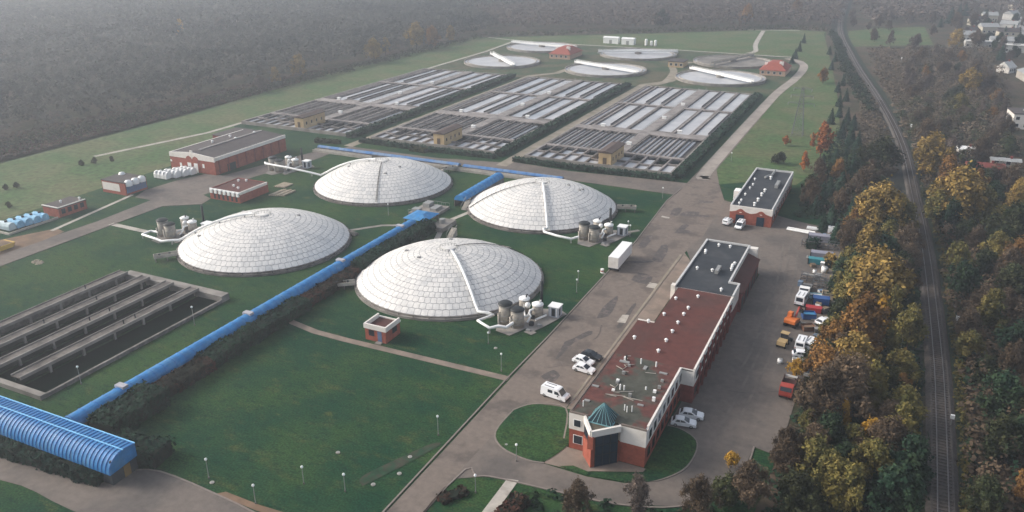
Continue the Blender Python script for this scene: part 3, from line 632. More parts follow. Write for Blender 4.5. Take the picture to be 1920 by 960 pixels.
# blue junction roof where the tunnel meets the domes
t = thing('blue_junction_roof', 'blue hipped roof over the junction at the end of the long tunnel', 'canopy', (-117.5,187,0))
b = MB(); zt, zb = 3.9, 2.9
b.v = [(-121.5,183,zb),(-114,183,zb),(-114,191,zb),(-121.5,191,zb),(-119,186,zt),(-116.5,186,zt),(-116.5,188.5,zt),(-119,188.5,zt)]
b.f = [(0,1,5,4),(1,2,6,5),(2,3,7,6),(3,0,4,7),(4,5,6,7),(0,3,2,1)]; b.mi = [0]*6; b.build('roof_sheet', BLUE, t)
b = MB()
for x in (-121,-114.5):
    for y in (183.5,190.5): b.box(x-.2,y-.2,0,x+.2,y+.2,2.9)
b.build('post', CONCD, t)
t = thing('screen_building', 'grey concrete machine deck beside the blue junction roof', 'machine deck', (-122.5,198,0))
b = MB(); b.box(-126,193,0,-117.6,203,.8); b.box(-113.4,184,0,-109.2,192,1.3); b.build('deck', CONC, t)
for q in ((-125.4,194,.8,-123,196,1.8),(-121,197,.8,-119,201,1.6),(-124.6,199,.8,-122.4,202,2.1)): MB().box(*q).build('machine_box', STEEL, t)
MB().cyl(-111.5,188,1.3,2.6,.8,14).build('drive_drum', STEEL, t)
b = MB(); b.bar((-126,193,1.8),(-117.6,193,1.8),.08); b.bar((-126,203,1.8),(-117.6,203,1.8),.08)
for x in np.arange(-126,-117.5,1.4): b.bar((x,193,.8),(x,193,1.8),.06); b.bar((x,203,.8),(x,203,1.8),.06)
b.build('railing', STEEL, t)
# the big ribbed hall in the lower left corner
t = thing('ribbed_blue_hall', 'long ribbed bright blue hall roof in the lower left corner', 'hall', (-131,68.3,0))
def halfsec(w=5.4, h=3.0, z0=2.1):
    # flat sloping top sheet, then a curved near side falling towards the drive
    return [(71.2,z0+.4),(71.2,z0+h*.88)] + [(71.2-.9*i, z0+h*(.88+.03*i)) for i in (1,2)] + [(69.0-2.9*math.sin(a), z0+h*.94*math.cos(a)) for a in np.linspace(.25,1.57,8)]
pr = halfsec(); b = MB(); b.extrude(pr, 'x', -160, -99.6); b.build('roof_sheet', BLUE, t)
x = -159.6
while x < -99.6:
    r = MB()
    for i in range(1, len(pr)-1): r.bar((x,pr[i][0],pr[i][1]+.05),(x,pr[i+1][0]-.03,pr[i+1][1]+.04),.10,.16)
    r.build('roof_rib', BLUED, t); x += .88
b = MB(); b.bar((-160,71.2,4.86),(-99.6,71.2,4.86),.2,.14); b.bar((-160,69.0,5.02),(-99.6,69.0,5.02),.18,.14); b.build('ridge_cap', BLUEL, t)
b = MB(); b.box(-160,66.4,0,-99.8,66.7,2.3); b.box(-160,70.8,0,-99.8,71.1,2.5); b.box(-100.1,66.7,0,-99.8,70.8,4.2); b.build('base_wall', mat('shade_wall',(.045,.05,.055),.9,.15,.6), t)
MB().box(-99.8,68.6,0,-99.74,69.8,2.1).build('end_door', mat('door_ochre',(.20,.13,.05),.8,.15,1), t)
# ------------------------------------------------------------------ building helpers
def window_y(t, x0, x1, y, z0, z1, face=-1, frame=WHITEP, glass=GLASS, parent=None):
    """window in a wall facing -y (face=-1) or +y"""
    b = MB(); d = .05*face
    b.box(x0-.08, min(y,y+d), z0-.08, x1+.08, max(y,y+d), z1+.08); f = b.build('window', frame, parent or t)
    b = MB(); nx = max(1, round((x1-x0)/1.1)); wv = (x1-x0)/nx
    for i in range(nx): b.box(x0+i*wv+.04, min(y+d,y+d*1.5), z0, x0+(i+1)*wv-.04, max(y+d,y+d*1.5), z1)
    b.build('pane', glass, f)
def window_x(t, x, y0, y1, z0, z1, face=1, frame=WHITEP, glass=GLASS):
    b = MB(); d = .05*face
    b.box(min(x,x+d), y0-.08, z0-.08, max(x,x+d), y1+.08, z1+.08); f = b.build('window', frame, t)
    b = MB(); n = max(1, round((y1-y0)/1.1)); wv = (y1-y0)/n
    for i in range(n): b.box(min(x+d,x+d*1.5), y0+i*wv+.04, z0, max(x+d,x+d*1.5), y0+(i+1)*wv-.04, z1)
    b.build('pane', glass, f)
def parapet(t, x0, y0, x1, y1, z0, z1, w=.35, m=WHITE, sides='nsew', name='parapet'):
    b = MB(); e = .06
    if 's' in sides: b.box(x0-e, y0-e, z0, x1+e, y0+w, z1)
    if 'n' in sides: b.box(x0-e, y1-w, z0, x1+e, y1+e, z1)
    if 'w' in sides: b.box(x0-e, y0+w, z0, x0+w, y1-w, z1)
    if 'e' in sides: b.box(x1-w, y0+w, z0, x1+e, y1-w, z1)
    return b.build(name, m, t)
def roof_vents(t, pts, z, r=.32, h=.6):
    for (x, y) in pts:
        b = MB(); b.cyl(x,y,z,z+h,r*.7,8); b.lathe(x,y,[(r,z+h-.15),(r*1.15,z+h),(.01,z+h+.3)],8); b.build('roof_vent', WHITEP, t)

# ------------------------------------------------------------------ administration building
t = thing('administration_building', 'long brick and white office building with a glass pyramid over its pointed entrance', 'office building', (-34,105,0))
X0, X1, Y0, Y1, ZT = -40.0, -27.2, 105.4, 127.0, 7.0
b = MB()
b.prism([(X0,Y0),(-37.2,Y0),(-37.2,104.4),(-34.9,101.7),(-31.4,104.9),(-31.4,Y0),(X1,Y0),(X1,Y1),(X0,Y1)], 0, 3.75)
b.build('brick_wall', BRICK, t)
b = MB(); b.prism([(X0-.07,Y0-.07),(-36.8,Y0-.07),(-36.0,106.3),(-32.6,106.3),(-31.3,Y0-.07),(X1+.07,Y0-.07),(X1+.07,Y1),(X0-.07,Y1)], 3.752, ZT-.25)
b.build('upper_wall', WHITE, t)
# canopy fascia following the pointed entrance bay
b = MB(); fp = [(-37.3,105.2),(-34.9,101.5),(-31.2,105.0)]
for i in range(2): b.bar((*fp[i],6.45),(*fp[i+1],6.45),.4,1.1)
b.build('entrance_fascia', WHITE, t)
b = MB(); b.prism([(-37.2,105.3),(-34.9,101.8),(-31.4,105.1),(-31.4,106.28),(-37.2,106.28)], 6.4, 6.7); b.build('canopy_roof', mat('roof_mossy',(.062,.060,.046),.95,.25,.8,(.10,.085,.062),.35,.5), t)
b = MB(); b.bar((-34.9,101.75,3.75),(-34.9,101.75,6.0),.9,.9); b.build('entrance_pier', BRICK, t)
b = MB()
b.face((-37.1,104.75,.1),(-35.4,102.55,.1),(-35.4,102.55,5.9),(-37.1,104.75,5.9)); b.face((-34.3,102.15,.1),(-31.5,104.72,.1),(-31.5,104.72,5.9),(-34.3,102.15,5.9)); gz = b.build('entrance_glazing', GLASSB, t)
b = MB()
for k in np.linspace(0,1,4):
    b.bar((-37.1+1.7*k-.02,104.72-2.2*k,.1),(-37.1+1.7*k-.02,104.72-2.2*k,5.9),.09); b.bar((-34.3+2.8*k,102.1+2.57*k,.1),(-34.3+2.8*k,102.1+2.57*k,5.9),.09)
for z in (2.2,4.0): b.bar((-34.3,102.1,z),(-31.5,104.67,z),.08); b.bar((-37.1,104.7,z),(-35.4,102.5,z),.08)
b.build('glazing_bars', DARKM, gz)
MB().box(-36.7,104.2,.05,-36.1,104.5,2.3).build('door', BLUE, t)
# roof: mossy felt with bare red patches, low white coping
RM = mat('roof_patchy', (.105,.040,.034), .95, .3, .9, (.062,.064,.052), .14, .50, soft=.05)
b = MB(); b.box(X0+.3, Y0+.3, ZT-.25, X1-.3, Y1, ZT-.12); b.build('roof', RM, t)
parapet(t, X0, Y0+.9, X1, Y1, ZT-.3, ZT+.02, .28, WHITE, 'e'); 
b = MB(); b.box(X0-.06,Y0-.06,ZT-.25,-36.9,Y0+.25,ZT+.02); b.box(-31.3,Y0-.06,ZT-.25,X1+.06,Y0+.25,ZT+.02); b.box(X0-.06,Y0+.25,ZT-.25,X0+.2,Y1,ZT-.02); b.build('coping', mat('coping_brown',(.16,.13,.11),.9,.15,1), t)
# glass pyramid
b = MB(); px0,px1,py0,py1,pz = -36.6,-32.5,104.2,107.8,6.75; ax, ay, az = -34.5,106.2,9.5
for (p, q) in (((px0,py0),(px1,py0)),((px1,py0),(px1,py1)),((px1,py1),(px0,py1)),((px0,py1),(px0,py0))): b.face((*p,pz),(*q,pz),(ax,ay,az))
sk = b.build('glass_pyramid', mat('teal_glass',(.014,.034,.042),.2,.2,.6,spec=.3), t)
b = MB()
for (p, q) in (((px0,py0),(px1,py0)),((px1,py0),(px1,py1)),((px1,py1),(px0,py1)),((px0,py1),(px0,py0))):
    for k in np.linspace(0,1,6): b.bar((p[0]+(q[0]-p[0])*k, p[1]+(q[1]-p[1])*k, pz+.03),(ax,ay,az+.03),.12 if k in (0,1) else .07)
    b.bar((*p,pz),(*q,pz),.16)
b.build('pyramid_bars', mat('teal_frame',(.16,.33,.36),.5,.1,1), sk)
for (x0, x1) in ((-39.2,-38.0),):
    window_y(t, x0, x1, Y0-.07, 4.5, 5.7, glass=GLASS); window_y(t, x0, x1+.3, Y0, 1.2, 2.7)
for k in range(8):
    y = Y0+1.4+k*2.65
    window_x(t, X1+.07, y, y+1.5, 4.4, 6.0); window_x(t, X1, y, y+1.5, 1.0, 2.7, frame=BRICKD)
for k in range(7):
    y = Y0+2+k*2.9
    window_x(t, X0-.07, y, y+1.4, 4.5, 5.8, -1); window_x(t, X0, y, y+1.4, 1.1, 2.6, -1)
# things standing on the patchy front roof
rr = random.Random(5)
for k in range(26):
    x = rr.uniform(-39,-28.6); y = rr.uniform(112,126); b = MB()
    c = rr.random()
    if c < .5: b.box(x-.25,y-.2,ZT-.12,x+.25,y+.2,ZT+rr.uniform(.15,.6)).build('roof_vent', STEEL if rr.random()<.5 else WHITEP, t)
    elif c < .75: b.cyl(x,y,ZT-.12,ZT+rr.uniform(.4,1.0),.14,7).build('roof_vent', WHITEP if rr.random()<.6 else DARKM, t)
    else: b.tube([(x,y,ZT),(x+rr.uniform(-2,2),y+rr.uniform(-.8,.8),ZT),(x+rr.uniform(-2,2),y+rr.uniform(.5,1.6),ZT)],.07,5).build('roof_cable', CONCL, t)
for (x, y) in ((-38.6,107.8),(-32.1,109.5),(-31.6,109.2),(-30.9,109.6)):
    MB().cyl(x,y,ZT-.12,ZT+1.0,.09,6).build('antenna', WHITEP, t)
for (x,y,w_,h_) in ((-38.6,109.6,.9,.5),(-38.9,114.5,1.2,.5),(-37,124.5,1.8,.7),(-33,124,.6,1.2),(-29.6,123.5,1.4,.5),(-30.2,112,1.0,.4)):
    MB().box(x-w_/2,y-h_/2,ZT-.12,x+w_/2,y+h_/2,ZT+.06).build('felt_repair', STEEL, t)
# middle red roofed block
MX0, MX1, MY0, MY1, MZ = -36.6, -24.9, 127.0, 161.0, 6.7
b = MB(); b.box(MX0, MY0, 0, MX1, MY1, 3.6); b.box(-40.1,MY0,0,MX0,143.2,3.6); b.build('brick_wall', BRICKD, t)
b = MB(); b.box(MX0-.05, MY0-.05, 3.602, MX1+.05, MY1, MZ-.2); b.box(-40.15,MY0,3.602,MX0-.05,143.25,5.9); b.build('upper_wall', WHITE, t)
b = MB(); b.box(MX0-.1, MY0-.1, MZ-.2, MX1-.3, MY1, MZ); b.box(-40.3,MY0,5.9,MX0-.1,143.3,6.12); b.build('roof', ROOFR, t)
parapet(t, MX0, MY0, MX1, MY1, MZ-.3, MZ+.2, .3, WHITE, 'e')
MB().box(-40.3,143.3,5.6,-36.5,143.55,6.3).build('end_coping', WHITE, t); MB().box(-27.2,126.9,3.6,-24.85,127.0,MZ+.2).build('end_coping', WHITE, t)
for k in range(10):
    y = MY0+1.2+k*3.3
    window_x(t, MX1+.05, y, y+2.1, 4.4, 5.9); window_x(t, MX1, y, y+2.1, .9, 2.7, frame=BRICKD)
    if k < 9:
        b = MB(); b.box(MX1,y+2.45,0,MX1+.32,y+2.95,MZ-.4); b.build('pilaster', BRICKD, t)
roof_vents(t, [(-32.6,131),(-32.4,135.6),(-32.3,139.7),(-32.3,143.8),(-32.2,148),(-32.1,151.2),(-31.6,157.5),(-35.8,146.3),(-35.6,154.6),(-38.2,134.2),(-37.8,142)], MZ-.05, .33, .55)
# rear black roofed block and the low annex
b = MB(); b.box(-37.6,161,0,-27.1,192,3.2); b.box(-27.1,161,0,-24.9,168,3.2); b.build('brick_wall', BRICKD, t)
b = MB(); b.box(-37.65,161.02,3.202,-27.05,192.05,6.6); b.box(-27.05,161.02,3.202,-24.85,168,6.6); b.build('upper_wall', WHITE, t)
b = MB(); b.box(-37.3,161.3,6.6,-27.4,191.7,6.66); b.box(-27.4,161.3,6.6,-25.2,167.7,6.66); b.build('roof', ROOFK, t)
b = MB(); b.box(-37.75,161,6.5,-37.3,192.1,7.05); b.box(-37.3,191.7,6.5,-27,192.1,7.05); b.box(-27.4,168,6.5,-27,191.7,7.05); b.box(-27.4,167.7,6.5,-24.8,168.0,7.05); b.box(-25.2,161,6.5,-24.8,167.7,7.05); b.build('parapet', mat('parapet_grey',(.50,.50,.49),.7,.1,.7), t)
b = MB(); b.box(-38.2,160.2,3.0,-37.3,161.6,7.3); b.build('chimney', WHITE, t)
b = MB(); b.box(-27.0,168.1,0,-24.3,190,4.6); b.build('annex', BRICKD, t)
b = MB(); b.face((-27.04,168.0,5.7),(-24.0,168.0,4.55),(-24.0,190.1,4.55),(-27.04,190.1,5.7)); b.face((-27.04,168.0,5.7),(-27.04,168.0,4.6),(-24.0,168.0,4.55)); b.face((-27.04,190.1,5.7),(-24.0,190.1,4.55),(-27.04,190.1,4.6)); b.build('annex_roof', ROOFR, t)
b = MB(); b.box(-27,190.2,3,-25,191.8,6.9); b.build('stair_head', WHITE, t)
roof_vents(t, [(-36.1,184),(-35.9,183),(-35.4,172.6),(-34,189),(-31.3,189.2),(-28.4,177.6),(-28.3,176.5),(-28.2,175.2),(-28.2,179),(-32.0,172.8),(-27.9,163)], 6.62, .34, .6)
b = MB(); b.box(-31.2,171.2,6.9,-30.4,174.8,7.7); b.build('air_handler', STEEL, t)
for k in range(7):
    y = 162+k*4.1; window_x(t, -37.65, y, y+2.2, 4.2, 5.6, -1)
for k in range(5):
    y = 169+k*4.2; b = MB(); b.box(-24.3,y,.0,-24.24,y+2.8,3.2); b.build('garage_door', DARKM, t)

# ------------------------------------------------------------------ workshop with the black roof
t = thing('workshop_building', 'brick workshop with black flat roof and two curved brick gables over its dark doors', 'workshop', (-32.7,226.5,0))
wx0,wx1,wy0,wy1 = -38.6,-26.9,226.5,268.0
b = MB(); b.box(wx0,wy0,0,wx1,wy1,3.4)
for c in (-35.6,-29.9):
    pr = [(c-2.6,3.4),(c-1.3,3.75),(c-.5,4.35),(c,4.5),(c+.5,4.35),(c+1.3,3.75),(c+2.6,3.4)]
    b.extrude(pr, 'y', wy0-.14, wy0-.08)
b.build('brick_wall', BRICK, t)
b = MB(); b.box(wx0-.07,wy0-.07,3.402,wx1+.07,wy1+.07,4.9); b.build('white_band', WHITE, t)
b = MB(); b.box(wx0+.3,wy0+.3,4.9,wx1-.3,wy1-.3,4.95); b.build('roof', ROOFK, t)
parapet(t, wx0,wy0,wx1,wy1,4.9,5.5,.35,mat('parapet_grey',(.50,.50,.49)),'nwe'); parapet(t, wx0,wy0,wx1,wy1,4.9,5.25,.35,WHITE,'s')
for (x0,x1) in ((-36.8,-34.5),(-31.0,-28.9)): MB().box(x0,wy0-.16,0,x1,wy0-.04,2.7).build('garage_door', GLASSB, t)
for c in (-35.6,-29.9): MB().cyl(c,wy0-.12,3.5,3.51,.4,10).build('gable_vent', WHITE, t)
roof_vents(t, [(-36.6,229),(-36.6,232),(-36.6,238),(-36.5,245),(-36.3,249),(-36.8,255)], 4.93, .32, .6)
roof_vents(t, [(-32.4,229.5),(-32.2,234),(-32.1,239.5),(-31.9,243.8),(-32.4,258)], 4.93, .45, .9)
MB().box(-29.9,248.5,5.1,-28.9,254,6.1).build('air_handler', STEEL, t)
b = MB(); b.tube([(-34.2,258,5.4),(-33.4,260,5.5),(-32.6,260.5,5.5),(-32.4,266.5,5.5)],.35,8); b.build('roof_duct', STEEL, t)
for k in range(9): window_x(t, wx1, 230+k*4.2, 232.2+k*4.2, 1.2, 2.8)
t = thing('storage_tank', 'white box tank against the left wall of the black roofed workshop', 'tank', (-40.2,249,0))
MB().box(-41.6,247.4,.2,-38.8,250.8,3.0).build('body', WHITEP, t); MB().box(-41.4,247.6,0,-39,250.6,.2).build('plinth', CONC, t)

# ------------------------------------------------------------------ small kiosk in front of the front dome
t = thing('brick_kiosk', 'small square brick kiosk with white band and dark red roof before the front dome', 'kiosk', (-89.4,122.8,0))
kx0,kx1,ky0,ky1 = -92.3,-87.2,122.7,128.0
MB().box(kx0,ky0,0,kx1,ky1,2.7).build('brick_wall', BRICK, t)
parapet(t, kx0-.12,ky0-.12,kx1+.12,ky1+.12,2.7,3.75,.3,WHITE,'swe'); parapet(t,kx0-.1,ky0-.1,kx1+.1,ky1+.1,2.7,3.1,.3,WHITE,'n')
MB().box(kx0+.2,ky0+.2,2.7,kx1-.2,ky1-.2,2.86).build('roof', ROOFR, t)
window_y(t,kx0+1.0,kx0+2.2,ky0,1.2,2.4,frame=DARKM); MB().box(kx0+3.1,ky0-.06,0,kx0+4.1,ky0-.003,2.5).build('door', mat('door_blue',(.10,.14,.24),.5,.1,1), t)
window_x(t,kx1,ky0+2.5,ky0+4.0,1.3,2.4,frame=DARKM); MB().box(kx0+2.9,ky0-1.0,0,kx0+4.3,ky0-.07,.2).build('door_step', CONC, t)

# ------------------------------------------------------------------ brick hall and its neighbours on the left
t = thing('brick_hall', 'large red brick hall with low grey gable roof, white eaves and two white doors', 'hall', (-218,200.3,0))
hx0,hx1,hy0,hy1 = -229,-208.2,200.3,237
hc = (hx0+hx1)/2
b = MB(); b.extrude([(hx0,0),(hx1,0),(hx1,4.6),(hx0,4.6)], 'y', hy0, hy1)
for c in (-219.9,-216.9):
    b.extrude([(c-1.4,4.6),(c+1.4,4.6),(c+1.0,5.3),(c,5.75),(c-1.0,5.3)], 'y', hy0-.16, hy0-.09)
    b.box(c-1.4,hy0-.16,0,c+1.4,hy0-.003,4.6)
b.build('brick_wall', BRICK, t)
b = MB(); b.extrude([(hx0-.08,4.6),(hx1+.08,4.6),(hx1+.08,6.1),(hc,7.0),(hx0-.08,6.1)], 'y', hy0-.08, hy0+.35); b.box(hx1-.3,hy0+.35,4.9,hx1+.1,hy1+.1,6.1); b.box(hx0-.1,hy0+.35,4.9,hx0+.3,hy1+.1,6.1); b.box(hc-.5,hy0-.1,6.7,hc+.5,hy0+.3,7.6); b.build('white_eaves', WHITE, t)
b = MB(); b.face((hx1-.3,hy0+.35,6.0),(hx1-.3,hy1,6.0),(hc,hy1,6.85),(hc,hy0+.35,6.85)); b.face((hc,hy0+.35,6.85),(hc,hy1,6.85),(hx0+.3,hy1,6.0),(hx0+.3,hy0+.35,6.0)); b.face((hx1-.3,hy1,6),(hx1-.3,hy1,4.6),(hx0+.3,hy1,4.6),(hx0+.3,hy1,6),(hc,hy1,6.85)); b.build('roof', ROOFG, t)
b = MB(); b.box(hc-.35,hy0+4,6.8,hc+.35,hy1-1,7.15); b.build('ridge_light', mat('ridge_pale',(.30,.28,.27),.8,.1,1), t)
roof_vents(t, [(-223,215),(-223,224),(-218.6,222),(-218.6,232)], 6.6, .5, .7)
for c in (-219.9,-216.9): MB().box(c-.85,hy0-.22,0,c+.85,hy0-.165,3.3).build('door', WHITEP, t)
for (x0,z0) in ((-224.6,1.3),(-214.0,2.0)): MB().box(x0,hy0-.06,z0,x0+.9,hy0-.003,z0+1.4).build('wall_vent', WHITEP, t)
MB().box(-229,hy0-.05,2.7,-228.2,hy0-.003,3.4).build('wall_sign', WHITEP, t)
for k in range(8): b = MB(); b.box(hx1,202+k*4.4,0,hx1+.25,202.5+k*4.4,4.85); b.build('pilaster', BRICKD, t)
MB().box(hx1+.01,206,0,hx1+.07,210,2.6).build('garage_door', DARKM, t)
MB().box(-238,230,0,-229.1,243,4.5).build('rear_annex', BRICKD, t); MB().box(-238.2,229.8,4.5,-229.12,243.2,4.75).build('annex_roof', ROOFG, t)

t = thing('pump_building', 'low red brick building with a row of white fins along its front', 'building', (-185.5,180.3,0))
x0,x1,y0,y1 = -191.2,-179.0,180.3,193.2
MB().box(x0,y0,0,x1,y1,2.6).build('brick_wall', BRICK, t)
MB().box(x0+.3,y0+.3,2.6,x1-.3,y1,3.1).build('roof', ROOFR, t)
parapet(t,x0,y0,x1,y1,2.602,3.5,.3,WHITE,'e'); parapet(t,x0,y0,x1,y1,2.602,3.3,.25,BRICKD,'nw')
b = MB(); b.box(x0,y0-.02,2.95,x1,y0+.25,3.5)
for k in range(7): x = x0+.5+k*1.78; b.prism([(x,y0-.5),(x+.9,y0-.5),(x+.9,y0-.02),(x,y0-.02)],2.1,3.3)
b.build('white_fins', WHITEP, t)
for k in range(6): x = x0+1.5+k*1.78; MB().box(x,y0-.05,.3,x+.75,y0-.003,2.0).build('dark_bay', DARKM, t)
roof_vents(t, [(-186,185.5),(-183,184.2),(-188.6,190.4),(-186.3,191.5)], 3.05, .42, .6)

t = thing('compressor_building', 'flat roofed building with blue louvred side and white caps, left of the white tanks', 'building', (-222,170.8,0))
x0,x1,y0,y1 = -228.2,-217.6,171,179.4
MB().box(x0,y0,0,x1,y1,.9).build('brick_base', BRICK, t); MB().box(x0+.02,y0+.02,.902,x1-.02,y1-.02,4.0).build('brick_wall', BRICK, t)
MB().box(x0+.3,y0-.04,1.0,x1-2.6,y0+.019,3.5).build('white_panel', WHITE, t)
MB().box(x0-.1,y0-.1,4.0,x1+.1,y1+.1,4.25).build('roof', ROOFG, t)
b = MB()
for k in range(12): b.box(x1-.02,y0+.4+k*.65,.6,x1+.08,y0+.9+k*.65,2.8)
b.build('blue_louvres', mat('louvre_blue',(.10,.17,.30),.5,.1,1), t)
for k in range(3): MB().lathe(x1-.2,y0+1.6+k*2.6,[(1.2,2.9),(1.25,3.9),(.9,4.6),(.01,4.9)],14).build('white_cap', WHITEP, t, True)
MB().lathe(x0+1.6,y1-1.6,[(1.1,4.25),(.9,4.8),(.01,5.1)],12).build('roof_fan', WHITEP, t, True)

for k,(x,y) in enumerate(((-222.3,190.2),(-220.6,192.7),(-219.4,195.2),(-218.4,197.6))):
    q = thing('white_tank', f"{('first and nearest','second','third','fourth and farthest')[k]} rounded white tank in the row before the brick hall", 'tank', (x,y,0), 'rounded white tanks in a row')
    b = MB(); b.extrude([(y-1.25,.25),(y+1.25,.25),(y+1.25,1.5),(y+1.0,2.1),(y+.5,2.45),(y,2.55),(y-.5,2.45),(y-1.0,2.1),(y-1.25,1.5)],'x',x-2.9,x+2.9); b.build('shell', WHITEP, q)
    b = MB()
    for s in (-1.8,0,1.8): b.box(x+s-.06,y-1.3,.25,x+s+.06,y+1.3,2.6)
    b.build('strap', mat('strap_pale',(.55,.55,.54),.6,.1,1), q)
    b = MB(); b.box(x-2.4,y-.9,0,x-1.6,y+.9,.25); b.box(x+1.6,y-.9,0,x+2.4,y+.9,.25); b.build('cradle', CONC, q)
for k in range(5):
    x, y = -223.0+k*.32, 134.5+k*2.35
    q = thing('blue_tank', f"{('pale grey blue tank nearest the yellow box','second light blue tank in the row','third light blue tank in the row','fourth light blue tank in the row','fifth light blue tank, next to the small brick building')[k]}", 'tank', (x,y,0), 'light blue tanks in a row')
    b = MB(); b.extrude([(y-1.05,.3),(y+1.05,.3),(y+1.1,1.4),(y+.8,2.1),(y,2.4),(y-.8,2.1),(y-1.1,1.4)],'x',x-2.3,x+2.6)
    b.build('shell', mat('tank_pale',(.42,.52,.56),.5,.15,.8) if k == 0 else mat('tank_blue',(.17,.40,.60),.45,.15,.8,(.30,.52,.68),.5,.55), q)
    MB().cyl(x+.2,y,2.3,2.75,.4,10).build('manhole', DARKM, q)
    b = MB(); b.box(x-1.6,y-.9,0,x-1.2,y+.9,.3); b.box(x+1.4,y-.9,0,x+1.8,y+.9,.3); b.build('cradle', DARKM, q)
q = thing('bund_wall', 'low tan kerb wall round the row of light blue tanks', 'low wall', (-222,134,0))
b = MB(); b.box(-226.6,131.6,0,-218.4,132,.55); b.box(-218.4,131.6,0,-218,147,.55); b.box(-226.8,131.6,0,-226.4,147,.55); b.build('wall', CONCL, q)
t = thing('small_brick_building', 'small flat brick building with white edge beside the light blue tanks', 'building', (-221.5,147.6,0))
MB().box(-225,147.6,0,-218.2,157,2.7).build('brick_wall', BRICK, t); MB().box(-225.15,147.45,2.7,-218.05,157.15,2.95).build('roof', ROOFG, t)
parapet(t,-225.1,147.5,-218.1,157.1,2.95,3.2,.25,WHITE,'es'); roof_vents(t,[(-222,151.5),(-219.6,156)],2.95,.35,.7)
for k in range(4): window_x(t,-218.2,148.6+k*2.1,149.7+k*2.1,1.0,2.3,frame=DARKM)
t = thing('yellow_container', 'yellow open skip beside the west road at the left frame edge', 'skip', (-209.5,124,0))
b = MB(); b.extrude([(121,.2),(126,.2),(126.8,1.4),(120.2,1.4)],'x',-212.4,-208.2); b.build('body', TANKYEL, t); MB().box(-212.2,120.8,1.41,-208.4,126.2,1.45).build('load', DIRT, t)

# ------------------------------------------------------------------ open concrete channels in the left foreground
t = thing('open_channel_basin', 'long open concrete basin of four dark channels with walkway beams, left foreground', 'basin', (-147,79,0))
ox0,ox1,oy0,oy1 = -163.4,-132.4,79.6,123.4
xs = [ox0, -156.0, -148.3, -140.5, ox1]
b = MB(); zt = 1.3
b.box(ox0-.3,oy0-.35,-.1,ox0+.25,oy1,zt); b.build('outer_wall', CONCD, t); b = MB(); b.box(ox1-.25,oy0-.35,-.1,ox1+.25,oy1,.75); b.build('outer_wall', CONCD, t)
b = MB(); b.box(ox0-.3,oy1,-.1,ox1+.25,oy1+2.3,zt+.25); b.build('end_wall', CONC, t); b = MB(); b.box(ox0-.3,oy0-1.6,-.1,ox1+.25,oy0-.36,.9); b.build('end_wall', CONC, t)
b = MB()
for k in range(4): b.box(xs[k]+1.0,oy0-.3,.02,xs[k+1]-.3,oy1-.02,.18)
b.build('water', WATERD, t)
for k in range(4):
    x = xs[k]; b = MB(); b.box(x-1.3,oy0-.2,1.9,x+1.3,oy1+.2,2.12); b.build('walkway_beam', mat('walk_conc',(.15,.132,.118),.95,.3,1.2,(.09,.08,.074),.4,.5), t)
    b = MB(); b.box(x-1.3,oy0-.2,2.122,x-1.12,oy1+.2,2.36); b.box(x+1.12,oy0-.2,1.70,x+1.42,oy1+.2,2.36); b.build('beam_edge', CONC, t)
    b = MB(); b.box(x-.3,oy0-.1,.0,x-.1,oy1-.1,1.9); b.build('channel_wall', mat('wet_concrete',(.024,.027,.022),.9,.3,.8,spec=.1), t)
    for y in np.arange(oy0+3.5+.8*k,oy1-2,7.4): MB().box(x+.95,y-.25,.05,x+1.36,y+.25,1.695).build('column', CONC, t)
    for y in (oy0+12+5*k, oy0+33-3*k): MB().cyl(x+.3,y,2.13,3.0,.14,8).build('gate_spindle', DARKM, t)
